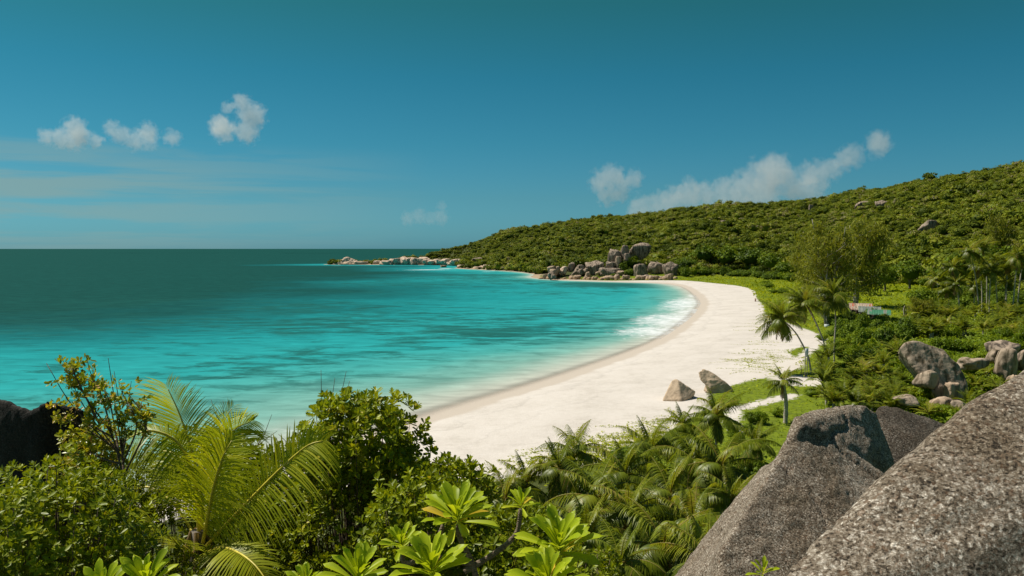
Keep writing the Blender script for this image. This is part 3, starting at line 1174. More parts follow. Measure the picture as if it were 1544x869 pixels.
def hp(*pts, drop=None, back=None, lower=0.0):
    """hull points from (px,py,d); optional copies pushed back / dropped"""
    P = [at_d(*p) for p in pts]
    Q = list(P)
    if back:
        Q += [p + (p - _EYE) / np.linalg.norm(p - _EYE) * back - np.array([0, 0, lower]) for p in P]
    if drop:
        Q += [p - np.array([0, 0, drop]) for p in P]
        if back:
            Q += [p + (p - _EYE) / np.linalg.norm(p - _EYE) * back - np.array([0, 0, drop + lower]) for p in P]
    return Q


# foreground boulders ------------------------------------------------
_s = hp((1640, 500, 4.5), (1544, 570, 4.3), (1498, 605, 4.2), (1434, 645, 4.05), (1352, 708, 3.85), (1313, 737, 3.75), (1249, 778, 3.6), (1211, 818, 3.45), (1171, 840, 3.35), (1150, 882, 3.2), (1120, 960, 3.0),
         (1600, 640, 4.05), (1500, 720, 3.8), (1400, 800, 3.5), (1320, 869, 3.3), (1700, 800, 3.55), (1550, 869, 3.4), (1300, 1000, 3.0), (1600, 1050, 3.1), (1900, 900, 3.3), (2000, 600, 3.9), (1800, 520, 4.3), back=1.2, lower=.5, drop=2.5)
hull_rock('boulder', 'huge pale grey speckled granite boulder sloping across the lower right corner', [_s], M['lichen'], 0.04, 0.10, .9, 8, 21, octv=5, fine=0.014)

# upper tier, front tier and left facet of the ridge boulder
_t = hp((1199, 631, 9.1), (1228, 618, 9.5), (1274, 612, 9.8), (1303, 612, 9.9), (1320, 621, 10.0), (1352, 700, 9.7), (1310, 690, 9.25), (1250, 680, 9.1), (1220, 672, 8.95),
        (1166, 694, 8.6), (1211, 640, 8.95), back=1.6, lower=0.6, drop=4)
_f = hp((1200, 668, 8.75), (1222, 667, 8.9), (1262, 667, 9.1), (1284, 684, 9.1), (1314, 704, 9.05), (1375, 742, 8.95), (1168, 698, 8.5), (1144, 740, 8.25), (1118, 790, 8.0),
        (1086, 828, 7.6), (1084, 910, 7.2), (1250, 910, 7.45), (1400, 910, 7.55)) + hp((1147, 710, 9.9), (1082, 787, 9.6), (1039, 834, 9.4), (985, 910, 9.1), (1350, 760, 11), (1250, 720, 11.5))
hull_rock('boulder', 'dark brown ridged granite boulder with a pale left face beside the huge pale boulder', [_t, _f], M['lichenfar'], 0.036, 0.04, 1.5, 2, 31, octv=5, fine=0.018)
_b = hp((1317, 622, 11.6), (1326, 613, 11.8), (1338, 613, 11.9), (1373, 633, 11.9), (1402, 644, 11.8), (1430, 643, 11.9), (1470, 650, 12), (1341, 706, 10.9), (1420, 690, 11), back=1.6, lower=0.5, drop=2.5)
hull_rock('boulder', 'small granite boulder coloured black as if shaded, wedged behind the huge pale boulder and the ridged one', [_b], M['shaderock'], 0.06, 0.06, 1.2, 4, 41, fine=0.014)
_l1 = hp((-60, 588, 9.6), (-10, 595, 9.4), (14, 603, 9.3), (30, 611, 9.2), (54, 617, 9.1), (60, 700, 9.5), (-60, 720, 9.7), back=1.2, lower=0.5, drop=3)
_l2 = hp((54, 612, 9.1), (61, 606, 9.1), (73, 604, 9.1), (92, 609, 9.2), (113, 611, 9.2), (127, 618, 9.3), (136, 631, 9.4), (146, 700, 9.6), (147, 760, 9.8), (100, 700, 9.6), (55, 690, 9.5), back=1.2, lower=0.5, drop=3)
hull_rock('boulder', 'granite outcrop coloured near black as if in shadow, with two humps at the left edge above the water', [_l1, _l2], M['shadowrock'], 0.05, 0.07, 1.3, 6, 51, fine=0.012)

# two boulders alone on the sand -------------------------------------
_z = lambda px, py, z=2.4: at_z(px, py, z)


def P3(px, py, d, dz=0.0):
    p = at_d(px, py, d)
    return p + np.array([0, 0, dz])


d1 = at_z(1018, 603, 2.3)[1]
hull_rock('boulder', 'smaller tan pyramid shaped boulder lying alone on the open white sand', [
    [P3(999, 604, d1 - .3), P3(1028, 605, d1 - 1.2), P3(1050, 590, d1 + 1.5), P3(1013, 573, d1 + 1.2), P3(1019, 571, d1 + 1.5), P3(1022, 574, d1 + .9), P3(1036, 582, d1 + 1.2),
     P3(1005, 592, d1 + 4.0), P3(1040, 592, d1 + 4), P3(999, 612, d1), P3(1028, 612, d1 - 1), P3(1046, 600, d1 + 1.5)]],
    M['beachrock'], 0.16, 0.16, 0.5, 3, 61, fine=0.04)
d2 = at_z(1080, 592, 2.4)[1]
hull_rock('boulder', 'larger tan slab boulder tilted on the sand beside the green creeper edge', [
    [P3(1052, 562, d2 + .8), P3(1060, 556, d2 + 1.4), P3(1069, 558, d2 + 1.4), P3(1092, 574, d2 + .6), P3(1069, 588, d2 - .6), P3(1056, 574, d2 + .3), P3(1064, 566, d2 + 3), P3(1092, 580, d2 + 2.6)],
    [P3(1069, 572, d2 + .2), P3(1092, 574, d2 + .6), P3(1105, 587, d2 + .4), P3(1102, 600, d2 - .2), P3(1069, 593, d2 - .4), P3(1060, 590, d2 + .6), P3(1063, 580, d2 + .8), P3(1100, 586, d2 + 3.4), P3(1066, 584, d2 + 3), P3(1100, 602, d2 + 3)]],
    M['beachrock'], 0.15, 0.14, 0.6, 3, 67, fine=0.04)

# boulders in the right-hand thicket ---------------------------------
dm = 112.0
hull_rock('boulder', 'large humped grey boulder with brown streaks standing among thicket palms', [
    hp((1354, 527, dm), (1364, 516, dm), (1381, 513, dm + .5), (1400, 519, dm + .8), (1423, 525, dm + 1), (1432, 537, dm), (1410, 580, dm - 2.5), (1388, 566, dm - 2), (1372, 540, dm - 1), (1425, 570, dm - 2), back=5, lower=1.5),
    hp((1423, 530, dm), (1447, 549, dm - .4), (1459, 580, dm - 1.6), (1450, 600, dm - 2.6), (1418, 582, dm - 2.6), (1405, 590, dm - 2.6), (1420, 612, dm - 3), (1460, 612, dm - 2), back=5, lower=1)],
    M['midrock'], 0.2, 0.4, 0.28, 4, 71, fine=0.07)
for a in ((1402, 570, 34, 20, 'pale flat slab leaning under the large humped boulder', 'midrock', 1, 108, 0.3),
          (1441, 590, 26, 22, 'brown mottled boulder at the foot of the large humped boulder', 'shore', 2, 107, 0.2),
          (1424, 610, 38, 20, 'sunlit tan boulder below the humped one, beside ferny palms', 'shore', 3, 103, 0.5),
          (1367, 604, 36, 11, 'low flat pale rock lying on the green clearing behind the ridged boulder', 'midrock', 4, 102, 0.1),
          (1450, 612, 24, 14, 'grey rock in front of the sunlit tan boulder', 'midrock', 5, 101, 0.9),
          (1518, 528, 44, 26, 'rounded grey dome boulder behind the pointed one near the right edge', 'rock', 2, 126, 0.4),
          (1500, 537, 22, 18, 'square grey block leaning against the dome boulder', 'midrock', 6, 123, 0.7),
          (1523, 547, 42, 40, 'pointed brown grey boulder in front of the dome boulder', 'midrock', 0, 119, 0.78),
          (1545, 541, 26, 24, 'grey boulder cut by the right picture edge', 'rock', 4, 121, 0.2),
          (1472, 548, 44, 16, 'long low grey rock joining the humped boulder to the dome boulder', 'midrock', 3, 118, 0.1),
          (1530, 574, 20, 18, 'small light sliver of rock under the pointed boulder', 'shore', 5, 112, 1.1)):
    put_rock(a[0], a[1], a[2], a[3], a[4], a[5], a[6], a[7], a[8])

# rock pile at the far end of the beach ------------------------------
FARROCKS = [
    (964, 377, 32, 21, 'rounded dark grey boulder topmost on the right of the far rock pile', 'rock', 1, 660, .2),
    (943, 379, 18, 17, 'narrow grey boulder leaning between the two topmost far boulders', 'rock', 3, 655, .9),
    (929, 386, 26, 25, 'tall fluted grey boulder topmost on the left of the far rock pile', 'rock', 5, 652, .4),
    (933, 394, 12, 14, 'small pale boulder under the tall fluted boulder', 'shore', 2, 646, 1.0),
    (946, 386, 10, 9, 'little grey stone under the narrow leaning boulder', 'rock', 0, 648, .4),
    (921, 399, 16, 11, 'dark squat boulder left under the tall fluted boulder', 'rock', 6, 645, .1),
    (899, 402, 30, 17, 'long sloping grey boulder left of the squat dark one', 'rock', 2, 648, .15),
    (874, 408, 22, 16, 'grey leaning boulder near the left of the far rock pile', 'rock', 4, 650, .6),
    (861, 402, 11, 12, 'upright grey stone second highest on the left of the pile', 'rock', 1, 655, .3),
    (850, 407, 15, 10, 'whitish tilted slab above the brown rocks on the left of the pile', 'point', 3, 652, .8),
    (836, 411, 17, 10, 'grey brown rock at the left shoulder of the pile', 'shore', 4, 655, .2),
    (922, 411, 36, 13, 'layered wide ledge of grey rock in the middle of the pile', 'rock', 3, 636, .05),
    (966, 410, 22, 27, 'big upright grey boulder leftmost of the three by the beach end', 'rock', 0, 628, .5),
    (991, 404, 29, 22, 'broad streaked boulder in the middle of the three by the beach end', 'rock', 5, 630, .3),
    (1012, 408, 24, 25, 'rounded brown grey boulder rightmost of the three by the beach end', 'rock', 2, 622, .7),
    (974, 420, 16, 10, 'pale boulder at the foot of the upright grey boulder', 'point', 1, 606, .4),
    (996, 421, 15, 8, 'light tan boulder on the sand edge under the streaked boulder', 'point', 2, 602, .3),
    (1018, 421, 11, 7, 'small rock at the last corner of the pile beside the sand', 'shore', 3, 600, .9),
]
for a in FARROCKS:
    put_rock(*a[:9], depth=0.8)
r_ = np.random.default_rng(12)
for i, px in enumerate(np.linspace(816, 1010, 30)):
    w = r_.uniform(7, 15)
    py = 421.5 + r_.uniform(-3.5, 2) - (5 if px < 850 else 0) * (850 - px) / 34 * .6 - (1.5 if px > 960 else 0)
    o = put_rock(px, py, w, w * r_.uniform(.55, .8), 'rusty brown rock in the waterline row below the grey rock pile', 'shore', i, float(np.interp(px, [816, 850, 900, 1010], [655, 636, 616, 592])), r_.uniform(0, 3), group='waterline rocks of the far pile')
for i in range(22):
    px = r_.uniform(830, 960)
    py = 410 + r_.uniform(-5, 7)
    w = r_.uniform(7, 13)
    put_rock(px, py, w, w * r_.uniform(.6, .9), 'weathered grey brown rock jumbled among the bigger boulders of the far pile', ('rock', 'shore')[i % 2], i, float(np.interp(py, [404, 418], [655, 622])), r_.uniform(0, 3), group='jumbled rocks of the far pile')

# the point: bare rocks running out into the sea ---------------------
hull_rock('boulder', 'long pale humped islet at the very tip of the rocky point', [
    hp((506, 399, 1240), (510, 394, 1240), (516, 391, 1240), (522, 389, 1240), (530, 390, 1240), (540, 394, 1240), (552, 399, 1240), back=16, lower=2, drop=3) + hp((500, 401, 1234), (530, 398, 1230), (556, 401, 1234)),
    hp((499, 400, 1236), (502, 396, 1238), (510, 395, 1238), (513, 400, 1234), back=9, lower=1, drop=3)], M['point'], .9, 3.2, .12, 2, 75, fine=.9)
POINT = [(544, 398, 22, 6, 'low tan rock trailing landward from the tip islet', 2, 1232), (569, 396.5, 13, 9, 'lone tan rock between the tip islet and the long reef of rocks', 4, 1236)]
for px, py, w, h, lb, v, d in POINT:
    put_rock(px, py, w, h, lb, 'point', v, d, 0.2, depth=0.5)
for i in range(48):
    px = 578 + i * 2.55 + r_.uniform(-2, 2)
    top = np.interp(px, [580, 600, 615, 650, 700], [394, 389, 388, 389, 392])
    w = r_.uniform(9, 22)
    h = w * r_.uniform(.36, .58)
    put_rock(px, top + h * .4 + r_.random() * max(0, 400 - h * .75 - top), w, h, 'pale tan rock in the long reef behind the white breaker', 'point', i, float(np.interp(px, [580, 640, 660, 690, 705], [1225, 1215, 1192, 1150, 1112])) + r_.uniform(-8, 6), r_.uniform(0, 3), group='reef rocks of the point', depth=.7)
for i in range(30):
    px = 690 + i * 4.2 + r_.uniform(-2, 2)
    w = r_.uniform(8, 17)
    h = w * r_.uniform(.4, .6)
    d = float(np.interp(px, [690, 740, 815], [1010, 950, 860]))
    put_rock(px, np.interp(px, [690, 740, 815], [406, 405.5, 409.5]) + r_.uniform(-3.5, 1.5), w, h, 'low brown rock on the shelf below the wooded headland', ('point', 'shore')[i % 3 == 0], i, d + r_.uniform(-8, 20), r_.uniform(0, 3), group='shelf rocks below the headland', depth=.8)
put_rock(669, 403.5, 10, 6, 'single brown rock standing in the white breaker off the point', 'shore', 2, 1060, 0.4)
for i, (px, py, w, h, lb) in enumerate(((1303, 309, 26, 12, 'broad rounded boulder bare on the upper hillside near the skyline'), (1331, 308, 18, 12, 'jagged boulder right beside the broad one near the skyline'),
                                        (1224, 313, 9, 8, 'little grey boulder high on the hill left of the broad one'), (1405, 340, 30, 15, 'dark streaked cliff boulder bare in the middle of the right hillside'),
                                        (1479, 291, 10, 9, 'small pale boulder high on the right hillside'), (1091, 335, 10, 7, 'small boulder on the mid hill above the far rock pile'),
                                        (1120, 332, 12, 7, 'flat boulder on the mid hill right of the small one'), (720, 392, 22, 7, 'grey slab half hidden under the headland trees'))):
    g = on_ground(px, py + h * .4)
    put_rock(px, py, w, h, lb, 'rock', i + 1, g[1] - 6, .3, depth=.7)

# ------------------------------------------------------------------ foliage builders
DIAMOND = np.array([(0, 0, 0), (0.5, 0.36, 0.06), (1, 0, -0.08), (0.5, -0.36, 0.06)], float)
DQ = np.array([[0, 3, 2, 1]])
# obovate leaf, folded along the midrib
LEAF = np.array([(0, 0, 0), (0.45, 0, -0.03), (0.8, 0, 0.0), (1, 0, 0.02), (0.40, 0.17, 0.05), (0.78, 0.23, 0.09), (0.40, -0.17, 0.05), (0.78, -0.23, 0.09)], float)
LQ = np.array([[0, 1, 4, 4], [1, 2, 5, 4], [2, 3, 5, 5], [0, 6, 6, 1], [1, 6, 7, 2], [2, 7, 7, 3]])
LEAF2 = np.array([(0, 0, 0), (0.55, 0, -0.03), (1, 0, 0.0), (0.55, 0.24, 0.07), (0.55, -0.24, 0.07)], float)
LQ2 = np.array([[0, 1, 2, 3], [0, 4, 2, 1]])


def rand_dirs(r, n):
    return nrm(r.normal(size=(n, 3)))


def crown_mesh(name, seed, mat, dims=(1, 1, .8), clumps=16, per=26, leaf=0.2, clump_r=0.36, core=0.0, lo=-0.35, up=0.5):
    """tree crown: clumps of leaf faces spread through an uneven dome"""
    r = np.random.default_rng(seed)
    mb = MB()
    dims = np.array(dims)
    C = rand_dirs(r, clumps)
    C[:, 2] = np.where(C[:, 2] < lo, -C[:, 2] * .6, C[:, 2])
    C = C * (r.uniform(0.45, 0.82, (clumps, 1)))
    ct = r.uniform(0.15, 0.8, clumps)
    for c, t in zip(C, ct):
        D = rand_dirs(r, per)
        D[:, 2] = np.where(D[:, 2] < -0.3, -D[:, 2], D[:, 2])
        cr = clump_r * r.uniform(.7, 1.25)
        O = (c + D * cr * r.uniform(.6, 1.0, (per, 1)) * [1, 1, .8]) * dims
        U = nrm(D + [0, 0, up * .5] + rand_dirs(r, per) * .45)
        X = nrm(np.cross(U, rand_dirs(r, per)) + D * .25)
        scatter(mb, DIAMOND, DQ, O, X, U, leaf * r.uniform(.6, 1.3, per), np.clip(t + r.normal(0, .12, per), 0, 1))
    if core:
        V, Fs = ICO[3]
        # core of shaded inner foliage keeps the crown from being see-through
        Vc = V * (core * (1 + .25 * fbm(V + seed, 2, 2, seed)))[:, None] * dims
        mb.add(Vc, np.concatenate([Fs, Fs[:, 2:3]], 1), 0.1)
    return mb.mesh(name, mat)


def trunk_mesh(seed, h, r0, mat, limbs=4, spread=.6, lean=0.1):
    r = np.random.default_rng(seed)
    mb = MB()
    P = spline([(0, 0, -0.4), (lean * .3 * h * r.normal(), lean * .3 * h * r.normal(), h * .45), (lean * h * r.normal(), lean * h * r.normal(), h)], 9)
    tube(mb, P, np.linspace(r0, r0 * .45, 9), 7)
    for k in range(limbs):
        a = 2 * pi * k / limbs + r.uniform(0, 1)
        s = P[r.integers(4, 7)]
        e = s + np.array([cos(a) * spread * h, sin(a) * spread * h, h * r.uniform(.3, .6)])
        tube(mb, spline([s, (s + e) / 2 + [0, 0, -h * .04], e], 6), np.linspace(r0 * .5, r0 * .12, 6), 5)
    return mb.mesh('trunk', mat)


# ---- hillside forest: one far-off mass (instanced crowns) + the nearest trees one by one
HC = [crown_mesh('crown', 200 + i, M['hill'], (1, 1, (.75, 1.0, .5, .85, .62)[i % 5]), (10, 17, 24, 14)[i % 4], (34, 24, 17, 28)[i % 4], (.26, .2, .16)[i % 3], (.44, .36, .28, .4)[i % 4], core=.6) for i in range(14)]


def forest():
    src = bpy.data.collections.new('crown kinds')
    for i, me in enumerate(HC):
        o = bpy.data.objects.new('crown_kind', me)
        src.objects.link(o)
    n = 150000
    az = np.radians(rng.uniform(-13, 37, n))
    d = np.sqrt(rng.uniform(300 ** 2, 1330 ** 2, n))
    X, Y = d * np.tan(az), d
    t, zr = hill_t(X, Y)
    s = shore_sd(X, Y)
    v = veg_sd(X, Y)
    keep = ((t < 1.12) | (Y > 1000) & (t < 1.75)) & ((t > -0.02) & (v > 5) & (s > 12) | (Y > 760) & (s > 2.5))
    X, Y, t, v = X[keep], Y[keep], t[keep], v[keep]
    Z = height(X, Y)
    dens = fbm(np.stack([X, Y, Z], -1), 1 / 40., 3, 77)
    # poisson-like thinning on a grid
    R = np.clip(1.6 + 4.4 * rng.random(len(X)) ** 3.0 * (1 + .8 * dens) + 1.3 * dens, 1.3, 7.0) * np.interp(t, [0, .12, .3], [1.5, 1.3, 1.0])
    # crowns settle largest first, touching but not swallowing each other
    cell, taken, sel = 5.0, {}, []
    for i in np.argsort(-R + rng.normal(0, .5, len(R))):
        kx, ky = int(X[i] // cell), int(Y[i] // cell)
        ok = True
        for dx in (-1, 0, 1):
            for dy in (-1, 0, 1):
                for j in taken.get((kx + dx, ky + dy), ()):
                    if (X[i] - X[j]) ** 2 + (Y[i] - Y[j]) ** 2 < (.47 * (R[i] + R[j])) ** 2:
                        ok = False
                        break
                if not ok:
                    break
            if not ok:
                break
        if ok:
            taken.setdefault((kx, ky), []).append(i)
            sel.append(i)
    sel = np.array(sel)
    X, Y, Z, R, t = X[sel], Y[sel], Z[sel], R[sel], t[sel]
    Z = Z + R * rng.uniform(-.1, .5, len(R)) * np.clip(1.6 - t, .3, 1)
    # keep bare boulders clear
    for o in list(col.objects):
        if o.get('category') == 'boulder' and o.location.y > 300:
            w = max(o.scale.x, o.scale.y)
            # crowns standing in the line of sight just in front of the boulder
            f = (np.hypot(X - o.location.x, Y - o.location.y) < w + R * .8) | ((np.abs(X / Y - o.location.x / o.location.y) * Y < w * .7) & (Y < o.location.y) & (Y > o.location.y - 10 - w))
            X, Y, Z, R, t = X[~f], Y[~f], Z[~f], R[~f], t[~f]
    near = np.argsort(np.hypot(X, Y))[:230]
    m = np.ones(len(X), bool)
    m[near] = False
    me = bpy.data.meshes.new('hillside_forest')
    P = np.stack([X, Y, Z + R * .25], -1)[m]
    me.vertices.add(len(P))
    me.vertices.foreach_set('co', P.astype(np.float32).ravel())
    a = me.attributes.new('size', 'FLOAT', 'POINT')
    a.data.foreach_set('value', R[m].astype(np.float32))
    a = me.attributes.new('turn', 'FLOAT', 'POINT')
    a.data.foreach_set('value', rng.uniform(0, 6.28, m.sum()).astype(np.float32))
    o = link('hillside_forest', me)
    tag(o, 'dense low green forest covering the hill and headland', 'forest', None, 'stuff')
    g = bpy.data.node_groups.new('scatter crowns', 'GeometryNodeTree')
    g.interface.new_socket('Geometry', in_out='INPUT', socket_type='NodeSocketGeometry')
    g.interface.new_socket('Geometry', in_out='OUTPUT', socket_type='NodeSocketGeometry')
    gi, go = g.nodes.new('NodeGroupInput'), g.nodes.new('NodeGroupOutput')
    ci = g.nodes.new('GeometryNodeCollectionInfo')
    ci.inputs['Collection'].default_value = src
    ci.inputs['Separate Children'].default_value = True
    ci.inputs['Reset Children'].default_value = True
    ip = g.nodes.new('GeometryNodeInstanceOnPoints')
    ip.inputs['Pick Instance'].default_value = True
    na = g.nodes.new('GeometryNodeInputNamedAttribute')
    na.data_type = 'FLOAT'
    na.inputs['Name'].default_value = 'size'
    nb = g.nodes.new('GeometryNodeInputNamedAttribute')
    nb.data_type = 'FLOAT'
    nb.inputs['Name'].default_value = 'turn'
    cx = g.nodes.new('ShaderNodeCombineXYZ')
    l = g.links.new
    l(nb.outputs[0], cx.inputs['Z'])
    l(gi.outputs[0], ip.inputs['Points'])
    l(ci.outputs[0], ip.inputs['Instance'])
    l(na.outputs[0], ip.inputs['Scale'])
    l(cx.outputs[0], ip.inputs['Rotation'])
    l(ip.outputs[0], go.inputs[0])
    md = o.modifiers.new('scatter', 'NODES')
    md.node_group = g
    # nearest hillside trees
    tm = trunk_mesh(5, 1.0, .09, M['bark'], 4, .4)
    for k, i in enumerate(near):
        e = empty('hillside_tree', (X[i], Y[i], Z[i] - .2), 'round crowned green tree in the front rows at the foot of the wooded hill', 'tree', 'trees along the foot of the hill', rng.uniform(0, 6.28), R[i])
        c = link('crown', HC[k % 14], e, (0, 0, .62))
        c.scale = (1.1, 1.1, 1.1)
        link('trunk', tm, e)
    print('forest', m.sum(), 'near', len(near))


forest()

# ---- trees and shrubs on the flat behind the beach
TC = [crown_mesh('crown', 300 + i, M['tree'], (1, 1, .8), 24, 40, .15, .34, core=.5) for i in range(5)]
SC_ = [crown_mesh('foliage', 330 + i, M['shrub'], (1, 1, .62), 22, 42, .13, .36, core=.5, lo=-.1) for i in range(5)]
TT = [trunk_mesh(11 + i, 1.0, .08, M['bark'], 5, .35) for i in range(3)]
ST = trunk_mesh(17, .5, .04, M['twig'], 6, .8)


def tree_at(px, py, w, h, label, group=None, k=0, d=None):
    """broadleaf tree: base at photo pixel, crown w x h pixels"""
    g = on_ground(px, py) if d is None else np.array([*at_d(px, py, d)[:2], 0])
    g[2] = gz(g[0], g[1])
    s = g[1] / F
    R, Hh = w * s / 2, h * s
    e = empty('broadleaf_tree', g - [0, 0, .2], label, 'tree', group, rng.uniform(0, 6))
    c = link('crown', TC[k % 5], e, (0, 0, Hh * .56))
    c.scale = (R, R, Hh * .56)
    t = link('trunk', TT[k % 3], e)
    t.scale = (Hh * .6,) * 3
    return e


def shrub_at(px, py, w, h, label, group=None, k=0, mesh=None):
    g = on_ground(px, py)
    s = g[1] / F
    R, Hh = w * s / 2, h * s
    e = empty('shrub', g - [0, 0, .1], label, 'shrub', group, rng.uniform(0, 6))
    c = link('foliage', (mesh or SC_)[k % 5], e, (0, 0, Hh * .42))
    c.scale = (R, R, Hh * .62 / .62)
    t = link('stem', ST, e)
    t.scale = (R * .9, R * .9, Hh)
    return e


r_ = np.random.default_rng(33)
for i, (px, py, w, h, lb) in enumerate((
        (1035, 412, 34, 26, 'light green bushy tree right behind the far rock pile'), (1062, 408, 44, 38, 'dark domed tree behind the far end of the meadow'),
        (1096, 411, 50, 40, 'broad dark tree behind the meadow, right of the dark domed tree'), (1130, 412, 46, 40, 'dense dark tree behind the middle of the meadow'),
        (1160, 416, 40, 36, 'dark leafy tree behind the meadow next to the tall casuarinas'), (1182, 422, 30, 30, 'light green tree at the left foot of the tall casuarinas'),
        (1335, 440, 46, 40, 'lush green tree behind the tin roofed huts'), (1372, 436, 50, 44, 'wide green tree behind the dead pale trunk'), (1408, 450, 40, 46, 'dark green tree left of the tall palm grove'),
        (1310, 446, 40, 34, 'bright green tree between the casuarina trunks and the huts'), (1390, 470, 46, 40, 'dull brownish green bushy tree beside the dead pale trunk'),
        (1445, 440, 52, 60, 'tall dark tree behind the first palms of the grove'), (1500, 440, 60, 70, 'tall dark tree behind the middle of the palm grove'), (1545, 445, 50, 70, 'tall dark tree behind the palm grove at the right edge'))):
    tree_at(px, py, w, h, lb, None, i)
for i in range(46):
    px = r_.uniform(1195, 1344)
    py = r_.uniform(500, 600)
    if px < 1195 + (py - 500) * .1 or abs(px - 1213) < 24 and py > 480 and py < 585:
        continue
    shrub_at(px, py, r_.uniform(16, 34) * (py / 550) ** 2, r_.uniform(8, 16) * (py / 550) ** 2, 'leafy green shrub in the thicket between the leaning palms and the grey boulders', 'thicket shrubs behind the leaning palms', i)
for i in range(30):
    px = r_.uniform(1100, 1200)
    py = r_.uniform(628, 690)
    if px > 1090 + (690 - py) * 1.6:
        continue
    shrub_at(px, py, r_.uniform(22, 40), r_.uniform(12, 22), 'bright leafy shrub beside the left face of the ridged boulder', 'shrubs beside the ridged boulder', i)
for i in range(24):
    px = r_.uniform(1150, 1330)
    py = np.interp(px, [1150, 1200, 1330], [432, 446, 474]) + r_.uniform(-6, 10)
    shrub_at(px, py, r_.uniform(12, 24), r_.uniform(5, 10), 'low shrub on the bright meadow edge near the tin roofed huts', 'shrubs around the meadow', i)
for i in range(26):
    px = r_.uniform(1250, 1400)
    py = r_.uniform(482, 500)
    shrub_at(px, py, r_.uniform(16, 28), r_.uniform(10, 16), 'dark green shrub in the hedge in front of the tin roofed huts', 'hedge shrubs in front of the huts', i, TC)
for i in range(40):
    px = r_.uniform(1340, 1544)
    py = r_.uniform(510, 640)
    shrub_at(px, py, r_.uniform(30, 54), r_.uniform(18, 32), 'shrub filling the gaps between the grey boulders and thicket palms', 'shrubs among the thicket boulders', i)
for i in range(36):
    px = r_.uniform(730, 1150)
    py = r_.uniform(max(690, 760 - (px - 730) * .5), 900)
    shrub_at(px, py, r_.uniform(50, 100), r_.uniform(26, 44), 'dark shrub under the fronds of the coconut grove below the viewpoint', 'undergrowth of the near coconut grove', i, TC)


for i in range(34):
    px = r_.uniform(1262, 1372)
    py = r_.uniform(505, 560)
    shrub_at(px, py, r_.uniform(24, 44), r_.uniform(16, 30), 'big rounded leafy shrub between the dark hedge and the thicket palms', 'big shrubs behind the thicket palms', i, TC if i % 2 else None)


for i in range(44):
    px = r_.uniform(1395, 1560)
    py = r_.uniform(446, 470)
    shrub_at(px, py, r_.uniform(22, 44), r_.uniform(9, 19), 'dark leafy shrub among the trunks of the tall right palm grove', 'shrubs among the tall palm trunks', i, TC)
for i in range(16):
    px = r_.uniform(1200, 1345)
    py = r_.uniform(424, 446)
    shrub_at(px, py, r_.uniform(24, 44), r_.uniform(14, 26), 'leafy shrub under the back of the feathery casuarinas', 'shrubs behind the casuarinas', i, TC)


for i, (px, py, w, h) in enumerate(((950, 404, 22, 16), (940, 410, 18, 12), (958, 396, 16, 10), (908, 413, 20, 8), (900, 410, 16, 7), (950, 416, 20, 10), (978, 394, 22, 12), (1000, 396, 20, 12), (884, 410, 14, 6), (1026, 412, 22, 16), (925, 418, 12, 6), (970, 388, 22, 12), (915, 395, 18, 10), (890, 396, 22, 10))):
    shrub_at(px, py, w, h, 'bright green shrub growing between the boulders of the far rock pile', 'shrubs among the far rock pile', i, TC if i % 2 else None)


for i in range(30):
    px = 1028 + i * 5.6 + r_.uniform(-3, 3)
    shrub_at(px, np.interp(px, [1030, 1100, 1190], [416, 414.5, 424]) + r_.uniform(-1.5, 2.5), r_.uniform(12, 26), r_.uniform(6, 14), 'low leafy shrub in the ragged row along the back of the far meadow', 'shrubs along the back of the meadow', i, TC if i % 3 else None)


